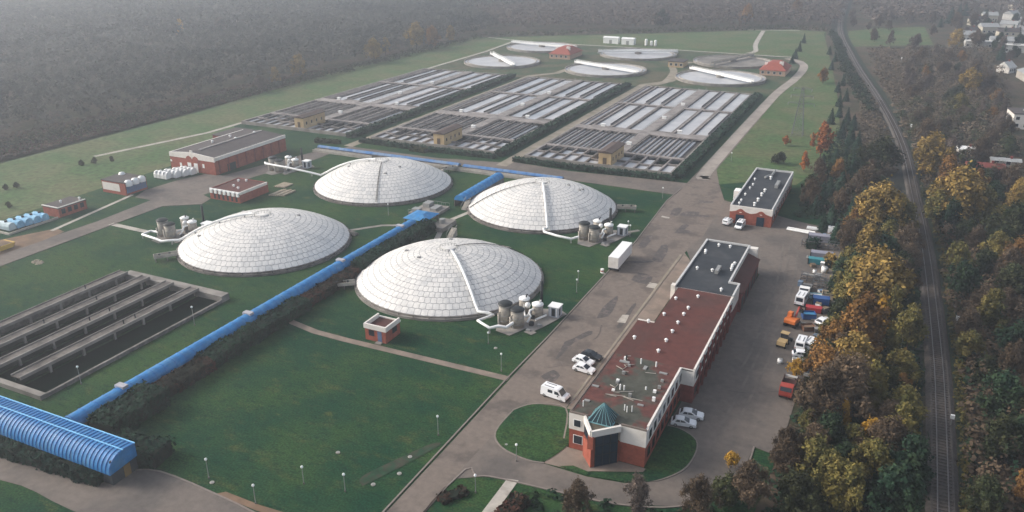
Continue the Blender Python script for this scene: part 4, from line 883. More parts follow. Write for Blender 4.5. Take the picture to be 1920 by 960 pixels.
# ------------------------------------------------------------------ the three big basin blocks
WALK = mat('basin_walk', (.30,.27,.255), .9, .2, .6, (.20,.18,.17), .25, .5)
WALL = mat('basin_wall', (.085,.078,.075), .9, .2, .7)
BLAB = ['right basin block nearest the main road', 'middle basin block between the two hedge rows', 'left basin block nearest the brick hall']
for bi in range(3):
    O = -120.6-67.3*bi; rnd = random.Random(40+bi)
    t = thing('aeration_basin', f"{BLAB[bi]}, grey lanes of pale water with concrete walkways", 'water basin', (O+27,264,0), 'blocks of concrete water basins')
    ya, yb, yc, yd, ye = 264.5, 282.6, 313.6, 368.6, 416.0
    b = MB(); b.box(O,ya,-.05,O+54.6,ye+.6,.25); b.build('basin_floor', WALL, t)
    b = MB(); W = .5
    b.box(O-.3,ya-.3,0,O+54.9,ya+.25,1.35); b.box(O-.3,ye,0,O+54.9,ye+.9,1.35); b.box(O-.3,ya+.25,0,O+.35,ye,1.35); b.box(O+54.3,ya+.25,0,O+54.9,ye,1.35)
    b.build('outer_wall', CONC, t)
    # cross walkways and the central spine
    for (y0, y1, nm) in ((yb-1.0,yb+1.0,'cross_walkway'),(yc-.5,yc+5.2,'cross_walkway'),(yd-1.0,yd+1.1,'cross_walkway')):
        b = MB(); b.box(O+.36,y0,1.02,O+28.2,y1,1.5); b.box(O+32.4,y0,1.02,O+54.29,y1,1.5); b.build(nm, WALK, t)
    b = MB(); b.box(O+28.2,ya+15,.26,O+32.4,ye,1.54); b.build('spine_walkway', WALK, t)
    b = MB()
    for x in (O+28.35,O+32.25): b.bar((x,ya+15,2.45),(x,ye,2.45),.06); b.bar((x,ya+15,2.0),(x,ye,2.0),.05)
    for y in np.arange(ya+15,ye,3.0):
        for x in (O+28.35,O+32.25): b.bar((x,y,1.54),(x,y,2.45),.06)
    b.build('spine_railing', STEEL, t)
    # rows 3 and 4: three broad lanes in each half
    wmat = (WATER, WATERG)
    for (y0, y1, row) in ((yc+5.2,yd-1.0,3),(yd+1.1,ye,4)):
        for half in (0,1):
            base = O+1 if half == 0 else O+32.6
            lanes = ((5.6,12.0),(13.6,19.4),(21.0,26.9)) if half == 0 else ((.6,6.9),(8.4,14.4),(16.0,21.4))
            for li, (a, c) in enumerate(lanes):
                m_ = WATER if (bi == 0 or rnd.random() < .68) else WATERG
                e = rnd.uniform(0,4.5) if row == 3 else 0
                b = MB(); b.box(base+a+.3,y0+.9+e,.26,base+c-.3,y1-.4,.86); b.build('water', m_, t)
                b = MB(); b.box(base+a-.75,y0,.26,base+a-.05,y1,1.46); b.box(base+c+.05,y0,.26,base+c+.6,y1,1.46)
                if e > 1: b.box(base+a,y0+.05,.26,base+c,y0+e+.5,1.3)
                b.build('lane_wall', CONCD if rnd.random() < .5 else WALK, t)
                if rnd.random() < .5:
                    b = MB(); b.box(base+c-.1,y0+4,1.2,base+c+.05,y1-2,2.0); b.build('railing', CONCD, t)
            if half == 0:
                b = MB(); b.box(O+.9,y0+.2,.26,O+1.5,y1,1.2); b.box(O+3.4,y0+.2,.26,O+4.0,y1,1.3); b.build('lane_wall', WALK, t)
                b = MB(); b.box(O+1.6,y0+.4,.26,O+3.3,y1-.4,.7); b.build('water', WATERG, t)
    # row 2: narrow dark channels
    y0, y1 = yb+1.0, yc-.5
    for half in (0,1):
        base = O+.9 if half == 0 else O+32.8
        for k in range(7 if half == 0 else 5):
            a = base+k*3.86+.5
            if a+3.0 > (O+28 if half == 0 else O+54.2): break
            style = rnd.random()
            b = MB()
            if style < .55:
                b.box(a+.4,y0+.5,.26,a+1.35,y1-1.5,.8); b.box(a+2.0,y0+.5,.26,a+2.9,y1-1.5,.8); b.build('water', WATER if style < .35 else WATERG, t)
            else:
                b.box(a+.3,y0+.5,.26,a+3.0,y1-1.5,.72); b.build('water', WATERG, t)
            b = MB(); b.box(a-.45,y0,.26,a+.05,y1,1.5); b.box(a+1.55,y0,.26,a+1.8,y1,1.2); b.build('lane_wall', WALK if k%2 else CONCD, t)
            MB().box(a+.6,y1-1.4,.26,a+2.6,y1-.1,1.0).build('weir_box', DARKM, t)
    # row 1: small pump pits
    y0, y1 = ya+.25, yb-1.0
    for k in range(12):
        a = O+.9+k*4.5
        if O+26 < a+2 < O+33.5: continue
        ym = y0+rnd.uniform(5,10)
        b = MB(); b.box(a+.5,y0+1.2,.26,a+3.7,ym-.5,.8); b.build('water', WATER if rnd.random() < .4 else WATERG, t)
        if rnd.random() < .7: b = MB(); b.box(a+.5,ym+.8,.26,a+3.7,y1-2.2,.7); b.build('water', WATERG if rnd.random() < .6 else WATERD, t)
        b = MB(); b.box(a-.4,y0,.26,a+.15,y1,1.45); b.box(a+.15,ym-.2,.26,a+4.1,ym+.5,1.4); b.build('lane_wall', WALK if rnd.random() < .5 else CONCD, t)
        MB().box(a+.7,y1-1.8,.26,a+2.9,y1-.2,1.1).build('weir_box', DARKM, t)
    for (y0_, y1_) in ((yb,yb),(yc+1,yc+1),(yd,yd)):
        b = MB(); y = y0_-.85
        b.bar((O+.5,y,2.4),(O+54,y,2.4),.05)
        for x in np.arange(O+.5,O+54,3.0): b.bar((x,y,1.5),(x,y,2.4),.05)
        b.build('railing', STEEL, t)
    for k,(x, y) in enumerate(((O+30.3,294),(O+30.3,343),(O+30.6,374),(O+11,319),(O+43,320.5))):
        q = thing('control_box', f"{('white','pale','small white','weathered pale','white topped')[k]} control box on the {('spine walkway near the yellow house','middle of the spine walkway','spine far end','left cross walkway','right cross walkway')[k]} of the {BLAB[bi].split(' basin')[0]} block", 'control box', (x,y,1.5), 'control boxes on the basin walkways')
        MB().box(x-.8,y-.55,1.54,x+.8,y+.55,2.5).build('body', WHITEP, q); MB().box(x-.95,y-.7,2.5,x+.95,y+.7,2.62).build('lid', WHITEP, q)
    # yellow house at the head of the spine
    hx, hy = O+28.3, 265.0
    q = thing('yellow_house', f"yellow rendered house with dark roof at the front of the {BLAB[bi].split(' basin')[0]} basin block", 'house', (hx+2.2,hy,0), 'yellow houses on the basins')
    MB().box(hx,hy,0,hx+4.6,hy+14.5,5.3).build('wall', YELLOW, q)
    b = MB(); b.extrude([(hx-.35,5.3),(hx+4.95,5.3),(hx+4.95,5.6),(hx+2.3,6.2),(hx-.35,5.6)],'y',hy-.4,hy+14.9); b.build('roof', mat('roof_brown',(.085,.062,.055),.9,.15,.8), q)
    MB().box(hx+1.6,hy-.06,.1,hx+3.0,hy-.003,3.6).build('door', mat('door_brown',(.10,.07,.05),.7,.1,1), q)
    b = MB(); b.box(hx+1.3,hy-.1,.1,hx+1.55,hy-.003,4.0); b.box(hx+3.05,hy-.1,.1,hx+3.3,hy-.003,4.0); b.box(hx+1.3,hy-.1,4.0,hx+3.3,hy-.003,4.3); b.build('door_surround', YELLOW, q)
    for k in range(4): window_x(q, hx+4.6, hy+1.6+k*3.3, hy+2.5+k*3.3, 2.4, 3.6, frame=YELLOW)
# ------------------------------------------------------------------ six round settling tanks
SET = [(-226,461,23.2,rad(-48),0,'left front round tank with a white bridge slanting down to the right'),(-157.5,458.6,23.4,rad(-24),0,'middle front round tank with a long white bridge'),
       (-91,459.4,24.0,rad(-37),0,'right front round tank with a long white bridge'),(-229,530,24,rad(-10),0,'left rear round tank beside the red roofed house'),
       (-158.5,525.5,24.5,rad(24),0,'middle rear round tank below the white sheds'),(-96,519,23.5,rad(72),1,'right rear round tank, drained and grey')]
for (cx,cy,r,a,dry,lab) in SET:
    t = thing('settling_tank', lab, 'settling tank', (cx,cy,0), 'round settling tanks')
    MB().lathe(cx,cy,[(r+.5,0),(r+.5,1.3),(r,1.3),(r,.5)],72).build('outer_wall', CONC, t)
    MB().lathe(cx,cy,[(r-1.6,.4),(r-1.6,1.15),(r-2.1,1.15),(r-2.1,.4)],72).build('inner_wall', CONCL, t)
    b = MB(); b.cyl(cx,cy,.2,.7,r-.02,72); b.build('launder', WATERG, t)
    b = MB(); b.cyl(cx,cy,.3,.85,r-2.12,72); b.build('water', WATER if not dry else mat('dry_floor',(.24,.22,.20),.9,.15,.2,(.16,.15,.135),.08,.5), t)
    MB().cyl(cx,cy,.4,2.2,2.2,20).build('centre_column', CONC, t)
    d = Vector((math.cos(a),math.sin(a),0)); n = Vector((-d.y,d.x,0)); c = Vector((cx,cy,0)); L0 = c-d*(r+1.5); L1 = c+d*(r+1.2)
    b = MB()
    for s in (-.95,.95):
        p, q = L0+n*s, L1+n*s
        b.bar((p.x,p.y,2.5),(q.x,q.y,2.5),.22,1.0)
        b.bar((p.x,p.y,3.6),(q.x,q.y,3.6),.12)
        for k in np.linspace(0,1,26): e = p.lerp(q,k); b.bar((e.x,e.y,2.9),(e.x,e.y,3.6),.09)
    b.bar((L0.x,L0.y,2.25),(L1.x,L1.y,2.25),1.9,.2)
    b.build('bridge', WHITEP if not dry else CONCL, t)
    b = MB()
    for e in (L0+d*.9, L1-d*.9): b.box(e.x-1.2,e.y-1.2,1.302,e.x+1.2,e.y+1.2,2.1)
    b.build('bridge_carriage', STEEL, t)
for (x,y,lab) in ((-199.0,500,'left'),(-66.5,492,'right')):
    t = thing('red_roofed_pump_house', f"{lab} pump house with a red tiled hipped roof between the round tanks", 'pump house', (x,y,0), 'red roofed pump houses')
    MB().box(x-7,y-11,0,x+7,y+11,3.0).build('wall', mat('peach_render',(.45,.30,.21),.85,.1,.8), t)
    b = MB(); b.v = [(x-7.6,y-11.6,3),(x+7.6,y-11.6,3),(x+7.6,y+11.6,3),(x-7.6,y+11.6,3),(x-2.5,y-5,6.6),(x+2.5,y-5,6.6),(x+2.5,y+5,6.6),(x-2.5,y+5,6.6)]
    b.f = [(0,1,5,4),(1,2,6,5),(2,3,7,6),(3,0,4,7),(4,5,6,7),(0,3,2,1)]; b.mi = [0]*6; rf = b.build('roof', ROOFRT, t)
    MB().box(x+2.6,y-6,4.5,x+4.8,y-4.4,7.2).build('dormer', WHITE, rf); MB().box(x-5.6,y-4,4.0,x-4.2,y-2.6,6.3).build('dormer', WHITE, rf)
    for k in range(4): window_y(t, x-6+k*3.2, x-4.6+k*3.2, y-11, 1.0, 2.3)
t = thing('yellow_pump_house', 'small yellow walled house between the middle and right round tanks', 'pump house', (-123,490,0))
MB().box(-128,487,0,-119,498,3.2).build('wall', YELLOW, t); MB().box(-128.4,486.6,3.2,-118.6,498.4,3.6).build('roof', ROOFG, t)
for k in range(3): window_y(t,-127+k*3,-125.4+k*3,487,1.0,2.4)
# white sheds in the far field
for (x,y,w_,h_,lab) in ((-193,573,11,4,'long white shed standing alone in the far field'),(-180,572,9,4,'shorter white shed right of the long one in the far field')):
    t = thing('white_shed', lab, 'shed', (x,y,0), 'white sheds in the far field')
    MB().box(x-w_/2,y-2.5,0,x+w_/2,y+2.5,h_).build('wall', WHITEP, t); b = MB(); b.extrude([(y-2.8,h_),(y+2.8,h_),(y,h_+.8)],'x',x-w_/2-.3,x+w_/2+.3); b.build('roof', WHITEP, t)
    MB().box(x-1,y-2.56,0,x+1,y-2.503,2.6).build('door', STEEL, t)
for k,(x,y,h) in enumerate(((-166.5,570,4.2),(-163,571,3.0),(-160,571,3.6))):
    t = thing('gas_bottle_tank', f"{('left','middle','right')[k]} of three small white tanks in the far field", 'tank', (x,y,0), 'small white tanks in the far field')
    MB().cyl(x,y,.4,h,1.0,12).build('shell', WHITEP, t); MB().lathe(x,y,[(1.0,h),(.7,h+.4),(.01,h+.6)],12).build('cap', WHITEP, t); MB().cyl(x,y,0,.4,1.2,12).build('base', CONC, t)
# ------------------------------------------------------------------ vehicles
def wheels(t, xs, y, r=.33):
    for x in xs:
        for s in (-1,1):
            b = MB(); n = 12
            P = [(x+r*math.cos(2*math.pi*i/n), r+r*math.sin(2*math.pi*i/n)) for i in range(n)]
            b.extrude(P,'y',s*y-.1,s*y+.1); w_ = b.build('wheel', RUBBER, t)
            P = [(x+r*.55*math.cos(2*math.pi*i/8), r+r*.55*math.sin(2*math.pi*i/8)) for i in range(8)]
            MB().extrude(P,'y',s*(y+.105)-.012,s*(y+.105)+.012).build('rim', STEEL, w_)
def car(label, x, y, rz, paint=CARW, L=4.3, W=1.76, H=1.46, van=False, group='parked cars', cat='car', name='parked_car'):
    """length along local x, nose towards +x"""
    t = thing(name, label, cat, (x,y,.04), group, True, rz); h = L/2; w = W/2
    if not van:
        low = [(-h,.32),(-h,.78),(-h+.12,.92),(h-1.25,.96),(h-.25,.80),(h,.62),(h,.30)]
        cab = [(-h+.25,.9),(-h+.75,H-.08),(-h+1.1,H),(h-2.15,H),(h-1.25,.94)]
    else:
        low = [(-h,.35),(-h,1.12),(h-.85,1.12),(h-.2,1.02),(h,.78),(h,.32)]
        cab = [(-h+.02,1.1),(-h+.06,H-.1),(-h+.2,H),(h-1.85,H),(h-1.55,H-.1),(h-.8,1.1)]
    b = MB(); b.extrude(low,'y',-w,w); b.build('body', paint, t)
    n = len(cab); b = MB()
    iy = w*.96; oy = w*.80 if not van else w*.90
    b.v = [(p[0], -(iy if k in (0,n-1) else oy), p[1]) for k,p in enumerate(cab)] + [(p[0], (iy if k in (0,n-1) else oy), p[1]) for k,p in enumerate(cab)]
    b.f = [tuple(range(n)), tuple(range(2*n-1,n-1,-1))] + [(i, n+i, n+(i+1)%n, (i+1)%n) for i in range(n)]; b.mi = [0]*len(b.f)
    b.build('cabin', paint, t)
    z0, z1 = (.98,H-.12) if not van else (1.2,H-.35)
    g = MB()
    for s in (-1,1):
        e0, e1 = s*(iy*.985+.02), s*(oy*.985+.035)
        segs = (((-h+.72,-h+1.02),(-h+1.55,-h+1.55)),((-h+1.63,-h+1.63),(h-1.62,h-2.18))) if not van else (((-h+1.5,-h+1.5),(-h+2.5,-h+2.5)),((h-2.3,h-2.3),(h-1.1,h-1.62)))
        for (a, c) in segs: g.face((a[0],e0,z0),(c[0],e0,z0),(c[1],e1,z1),(a[1],e1,z1))
    g.build('side_window', GLASS, t)
    fx = [(h-1.22,.98),(h-2.10,H-.03)] if not van else [(h-.80,1.16),(h-1.5,H-.12)]
    g = MB(); g.face((fx[0][0]+.03,-iy*.88,fx[0][1]),(fx[0][0]+.03,iy*.88,fx[0][1]),(fx[1][0]+.03,oy*.88,fx[1][1]),(fx[1][0]+.03,-oy*.88,fx[1][1])); g.build('windscreen', GLASS, t)
    g = MB()
    if not van: g.face((-h+.27,-iy*.85,.98),(-h+.68,-oy*.85,H-.1),(-h+.68,oy*.85,H-.1),(-h+.27,iy*.85,.98))
    else: g.face((-h-.01,-w*.7,1.25),(-h+.03,-w*.7,H-.35),(-h+.03,w*.7,H-.35),(-h-.01,w*.7,1.25))
    g.build('rear_window', GLASS, t)
    for s in (-1,1):
        MB().box(h-.06,s*w*.72-.16,.58,h+.02,s*w*.72+.16,.76).build('headlight', STEEL, t)
        MB().box(-h-.02,s*w*.82-.1,.62,-h+.04,s*w*.82+.1,.84).build('tail_light', RUSTR, t)
        MB().box(h-1.6,s*(w+.1)-.08,.98,h-1.42,s*(w+.1)+.08,1.14).build('mirror', paint if not van else DARKM, t)
    MB().box(h-.04,-w*.95,.26,h+.06,w*.95,.5).build('bumper', DARKM, t); MB().box(-h-.06,-w*.95,.28,-h+.04,w*.95,.52).build('bumper', DARKM, t)
    wheels(t,(-h+.8,h-.85),w-.1)
    if van:
        b = MB(); b.box(-h+.6,-.5,H,-h+2.6,-.42,H+.08); b.box(-h+.6,.42,H,-h+2.6,.5,H+.08); b.build('roof_rail', DARKM, t)
    return t
car('white van with dark side windows parked across the apron near the oval lawn', -47.9,118.6, rad(-8), L=5.2,W=1.95,H=2.15,van=True,cat='van',name='parked_van',group='white vans')
car('black car parked beside two white cars by the patchy roof', -46.9,134.9, rad(-10), CARK)
car('white car parked in the middle of the row of three, next to the black car', -47.6,132.3, rad(-8))
car('white car parked nearest the white van in the row of three', -46.4,129.5, rad(-6))
car('white car parked nearest the lower oval lawn on the yard side of the office', -24.5,119.7, rad(10))
car('white car parked farther from the oval lawn on the yard side of the office', -23.9,122.6, rad(8))
car('small white van parked at the left gable of the black roofed workshop', -38.6,224.8, rad(80), L=4.3,W=1.8,H=1.85,van=True,cat='van',name='parked_van',group='white vans')
car('white pickup van parked before the left dark door of the black roofed workshop', -34.8,223.0, rad(-95), L=4.8,W=1.9,H=2.0,van=True,cat='van',name='parked_van',group='white vans')
car('large white van standing alone in the yard above the orange excavator', -12.6,179.4, rad(84), L=5.6,W=2.1,H=2.5,van=True,cat='van',name='parked_van',group='white vans')
car('white van on the left of a pair side by side behind the loader', -9.9,157.6, rad(86), L=5.2,W=1.95,H=2.2,van=True,cat='van',name='parked_van',group='white vans')
car('white van on the right of a pair side by side behind the loader', -7.9,158.2, rad(76), L=5.0,W=1.9,H=2.0,van=True,cat='van',name='parked_van',group='white vans')
car('white estate car parked crosswise just beyond the orange tree in the yard', -8.9,153.0, rad(12), L=4.5)
car('white pickup standing at the far end of the yard by the trees', -9.6,229.4, rad(6), L=4.8,W=1.9,H=1.9,van=True,cat='van',name='parked_van',group='white vans')
car('white car squeezed between the blue sheeted heap and the trees in the yard', -6.9,170.2, rad(60))
def local_thing(name, label, cat, x, y, rz, group=None): return thing(name, label, cat, (x,y,.04), group, True, rz)
# white box trailer on the main road
t = local_thing('box_trailer', 'long white box trailer parked at the left edge of the main road', 'trailer', -57.2,183.6, rad(91))
b = MB(); b.box(-5.8,-1.3,1.0,5.8,1.3,3.9); b.build('box_body', WHITEP, t)
b = MB()
for x in np.arange(-5.6,5.7,.7): b.box(x-.04,-1.34,1.05,x+.04,-1.303,3.85); b.box(x-.04,1.303,1.05,x+.04,1.34,3.85)
b.build('side_ribs', mat('rib_grey',(.6,.6,.6),.6,.05,1), t)
MB().box(-5.9,-1.2,.8,5.7,1.2,.997).build('chassis', DARKM, t)
b = MB(); b.box(-5.84,-1.25,1.1,-5.803,-.03,3.8); b.box(-5.84,.03,1.1,-5.803,1.25,3.8); b.build('rear_door', WHITE, t)
wheels(t,(-4.6,-3.4),1.1,.48)
b = MB(); b.box(3.6,-.9,0,3.8,-.7,.8); b.box(3.6,.7,0,3.8,.9,.8); b.build('landing_leg', DARKM, t)
t = thing('gate_post', 'small pale red and white post block behind the white trailer', 'post', (-59.4,176.4,0)); MB().cyl(-59.4,176.4,0,1.0,.45,10).build('drum', WHITEP, t); MB().lathe(-59.4,176.4,[(.46,.35),(.47,.4),(.47,.6),(.46,.65)],10).build('red_band', RUSTR, t)
# orange excavator
t = local_thing('excavator', 'orange excavator with its red arm raised, standing in the yard', 'excavator', -13.0,166.6, rad(75))
b = MB()
for s in (-1,1): b.extrude([(-1.6,.25),(-1.3,0),(1.3,0),(1.6,.25),(1.6,.55),(1.3,.8),(-1.3,.8),(-1.6,.55)],'y',s*1.0-.28,s*1.0+.28)
b.build('crawler_track', RUBBER, t)
b = MB(); b.extrude([(-1.7,.95),(1.2,.95),(1.2,1.5),(.2,1.75),(-1.4,1.9),(-1.7,1.6)],'y',-1.2,1.2); b.build('upper_body', ORANGE, t)
c_ = MB(); c_.extrude([(-.2,1.6),(1.15,1.6),(1.0,2.75),(-.1,2.8)],'y',.25,1.15); c_.build('cab', ORANGE, t)
b = MB(); b.box(.0,1.152,1.85,.95,1.17,2.6); b.face((1.19,.32,1.7),(1.19,1.08,1.7),(1.05,1.08,2.65),(1.05,.32,2.65)); b.build('cab_glass', GLASS, t)
b = MB(); b.bar((.9,-.2,1.5),(2.6,-.2,3.3),.34,.42); b.build('boom', RUSTR, t)
b = MB(); b.bar((2.6,-.2,3.3),(4.2,-.2,2.3),.28,.34); b.build('stick', RUSTR, t)
b = MB(); b.extrude([(4.0,2.4),(4.6,2.0),(4.5,1.4),(3.9,1.5)],'y',-.6,.2); b.build('bucket', DARKM, t)
# loader
t = local_thing('wheel_loader', 'tan and black wheel loader in the yard between the excavator and the red tipper', 'loader', -13.3,156.6, rad(80))
b = MB(); b.extrude([(-2.0,.7),(-.2,.7),(-.2,1.6),(-1.9,1.5)],'y',-.85,.85); b.build('engine_cover', mat('loader_tan',(.42,.30,.15),.6,.1,1), t)
b = MB(); b.extrude([(-.2,.8),(1.0,.8),(.9,2.5),(-.1,2.6)],'y',-.7,.7); b.build('cab', GLASS, t); MB().box(-.25,-.8,2.6,1.05,.8,2.72).build('cab_roof', mat('loader_tan',(.42,.30,.15)), t)
b = MB(); b.bar((.9,-.5,1.2),(2.2,-.5,.6),.18); b.bar((.9,.5,1.2),(2.2,.5,.6),.18); b.build('lift_arm', DARKM, t)
b = MB(); b.extrude([(2.1,.15),(2.9,.1),(2.4,.9),(2.1,.9)],'y',-1.1,1.1); b.build('bucket', DARKM, t); wheels(t,(-1.3,.9),.85,.6)
# red tipper
t = local_thing('tipper_truck', 'dark red tipper truck with an empty body parked beside the lower trees', 'truck', -9.9,138.2, rad(-92))
b = MB(); b.box(-3.0,-1.15,.7,3.0,1.15,.95); b.build('chassis', DARKM, t)
b = MB(); b.box(-3.1,-1.25,1.0,1.0,1.25,1.15); b.box(-3.1,-1.25,1.15,1.0,-1.12,2.0); b.box(-3.1,1.12,1.15,1.0,1.25,2.0); b.box(.86,-1.12,1.15,1.0,1.12,2.3); b.build('tipper_body', mat('tipper_dark',(.06,.025,.022),.7,.2,1), t)
b = MB(); b.extrude([(1.2,.7),(3.0,.7),(3.0,1.7),(2.7,2.6),(1.2,2.6)],'y',-1.15,1.15); b.build('cab', RUSTR, t)
b = MB(); b.face((3.02,-1.0,1.75),(3.02,1.0,1.75),(2.75,1.0,2.5),(2.75,-1.0,2.5)); b.box(1.6,-1.17,1.75,2.6,-1.152,2.4); b.box(1.6,1.152,1.75,2.6,1.17,2.4); b.build('cab_glass', GLASS, t)
MB().box(-3.14,-1.1,1.55,-3.102,1.1,1.95).build('tail_board', WHITEP, t); wheels(t,(-2.0,-.9,2.1),1.0,.5)
# second lorry cab nose-on, farther up
t = local_thing('flatbed_lorry', 'grey flatbed lorry standing nose out above the large white van', 'lorry', -12.4,186.6, rad(88))
MB().box(-3.4,-1.1,.9,1.6,1.1,1.15).build('flatbed', mat('bed_grey',(.16,.16,.16),.8,.15,1), t)
b = MB(); b.extrude([(-5.2,.7),(-3.5,.7),(-3.5,2.5),(-4.8,2.5),(-5.2,1.6)],'y',-1.1,1.1); b.build('cab', WHITEP, t)
b = MB(); b.face((-5.22,-.95,1.65),(-4.84,-.95,2.42),(-4.84,.95,2.42),(-5.22,.95,1.65)); b.build('windscreen', GLASS, t); MB().box(-3.0,-.9,1.15,-1.2,.9,1.9).build('load', DARKM, t); wheels(t,(-4.4,-.4,.8),.95,.48)
# containers, tanks and heaps along the right side of the yard
def container(label, x, y, rz, m, L=5, W=2.3, H=2.3, group='containers in the yard'):
    t = local_thing('container', label, 'container', x, y, rz, group); h, w_ = L/2, W/2
    MB().box(-h,-w_,.12,h,w_,H).build('box', m, t); b = MB()
    for sd_ in (-1,1):
        b = MB(); y0_,y1_ = sorted((sd_*(w_+.003),sd_*(w_+.04))); b.box(-h+.1,y0_,.2,h-.1,(y0_+y1_)/2,.3) if sd_ > 0 else b.box(-h+.1,(y0_+y1_)/2,.2,h-.1,y1_,.3)
        for q in np.arange(-h+.2,h,.4): b.box(q-.08,y0_,.31,q+.08,y1_,H-.1)
        b.build('corrugation', m, t)
    b = MB(); b.box(h+.003,-w_+.1,.2,h+.05,-.03,H-.1); b.box(h+.003,.03,.2,h+.05,w_-.1,H-.1); b.build('door', m, t)
    b = MB()
    for sx in (-h,h):
        for sy in (-w_,w_): b.box(sx-.09,sy-.09,0,sx+.09,sy+.09,H+.04)
    b.build('corner_post', DARKM, t); return t
def skip(label, x, y, rz, m, L=4, W=2, H=1.2, load=None):
    t = local_thing('skip', label, 'skip', x, y, rz, 'skips and open boxes in the yard'); h, w_ = L/2, W/2; b = MB()
    b.box(-h,-w_,.1,h,w_,.2); b.box(-h,-w_,.2,-h+.08,w_,H); b.box(h-.08,-w_,.2,h,w_,H); b.box(-h+.08,-w_,.2,h-.08,-w_+.08,H); b.box(-h+.08,w_-.08,.2,h-.08,w_,H); b.build('body', m, t)
    if load is not None: MB().box(-h+.1,-w_+.1,.2,h-.1,w_-.1,H*.75).build('load', load, t)
    b = MB(); b.bar((-h,-w_-.06,H),(h,-w_-.06,H),.1); b.bar((-h,w_+.06,H),(h,w_+.06,H),.1); b.build('rim', DARKM, t)
TEAL = mat('box_teal',(.035,.22,.26),.5,.12,1); BLU2 = mat('box_blue',(.03,.09,.26),.5,.12,1)
container('bright red flat container beside the blue heap in the yard', -9.6,175.4, rad(4), mat('box_red',(.38,.03,.035),.5,.1,1), 3.4,1.6,1.2)
container('teal container with a lighter roof next to the yellow bush in the yard', -11.6,204.6, rad(6), TEAL, 5.2,1.8,1.5)
container('lilac grey container just behind the teal one', -11.4,208.6, rad(5), mat('box_lilac',(.24,.24,.29),.6,.1,1), 5.4,2.2,1.8)
container('dark blue container partly under the golden trees beside pale sheets', -8.6,180.4, rad(8), BLU2, 3.6,2.0,1.6)
container('low grey container at the far end of the yard below the white pickup', -9.4,223.0, rad(4), mat('box_greyd',(.20,.19,.19),.7,.1,1), 4.6,2.2,1.6)
container('grey container in the middle of the far yard edge', -13.4,221.5, rad(4), mat('box_lilac',(.24,.24,.29)), 5.6,2.2,1.8)
skip('blue sheeted open box beside the red container in the yard', -10.2,171.6, rad(20), BLU2, 2.8,2.0,1.3, mat('sheet_blue',(.05,.22,.40),.6,.2,2))
skip('pale cyan open box filled with white sheets in front of the dark blue container', -9.9,183.0, rad(6), mat('box_cyan',(.35,.55,.62),.5,.1,1), 2.8,1.6,1.0, WHITEP)
skip('cream open box with sand, right of the pale cyan one', -7.6,184.2, rad(4), mat('box_cream',(.55,.45,.33),.7,.1,1), 2.4,2.4,1.4, TAN)
skip('dark open box with rubble between the blue heap and the pair of vans', -9.6,165.8, rad(30), mat('box_rust',(.16,.08,.05),.8,.2,1), 2.6,1.8,1.0, DIRT)
skip('white shallow tray behind the pair of vans', -9.4,150.4, rad(10), WHITEP, 2.6,1.2,.8, CONC)
for k,(x,y,lab) in enumerate(((-9.8,199.6,'white round tank standing between the teal container and the lorry frames'),(-11.9,198.0,'small white drum left of the white round tank'),(-12.8,148.6,'small white drum standing alone below the loader'),(-7.4,169.0,'white drum beside the white car under the trees'))):
    t = thing('drum', lab, 'drum', (x,y,.04), 'white drums in the yard'); r = (.75,.45,.5,.55)[k]
    MB().cyl(x,y,.04,r*1.9,r,14).build('shell', WHITEP, t, True); MB().cyl(x,y,r*1.9,r*1.9+.12,r*.5,10).build('lid', STEEL, t)
t = thing('pipe_stack', 'stack of long white pipes lying at the far end of the yard', 'pipe stack', (-20,226.6,.04)); b = MB()
for k in range(3): b.tube([(-22.6,227.6-.5*k,.3),(-14.8,226.6-.5*k,.3)],.22,8)
b.tube([(-22.4,227.2,.68),(-15,226.3,.68)],.22,8); b.build('pipes', WHITEP, t); b = MB(); b.box(-21.5,225.8,0.04,-21.2,228,.09); b.box(-16.4,225.2,.04,-16.1,227.4,.09); b.build('bearers', WOOD, t)
t = thing('pipe_stack', 'short bundle of white beams behind the long white pipes', 'pipe stack', (-15.5,230,.04)); b = MB()
for k in range(4): b.box(-17.6,229.4+k*.45,.15,-14.0,229.75+k*.45,.6)
b.build('beams', WHITEP, t); MB().box(-16.6,229.2,.04,-16.3,231.4,.147).build('bearers', WOOD, t)
rnd = random.Random(77); PAL = [mat('crate_wood',(.20,.15,.10),.9,.25,1.2), mat('crate_grey',(.24,.24,.24),.8,.2,1), mat('crate_dark',(.06,.06,.065),.8,.2,1), WHITEP, mat('crate_bluegrey',(.14,.20,.28),.7,.2,1)]
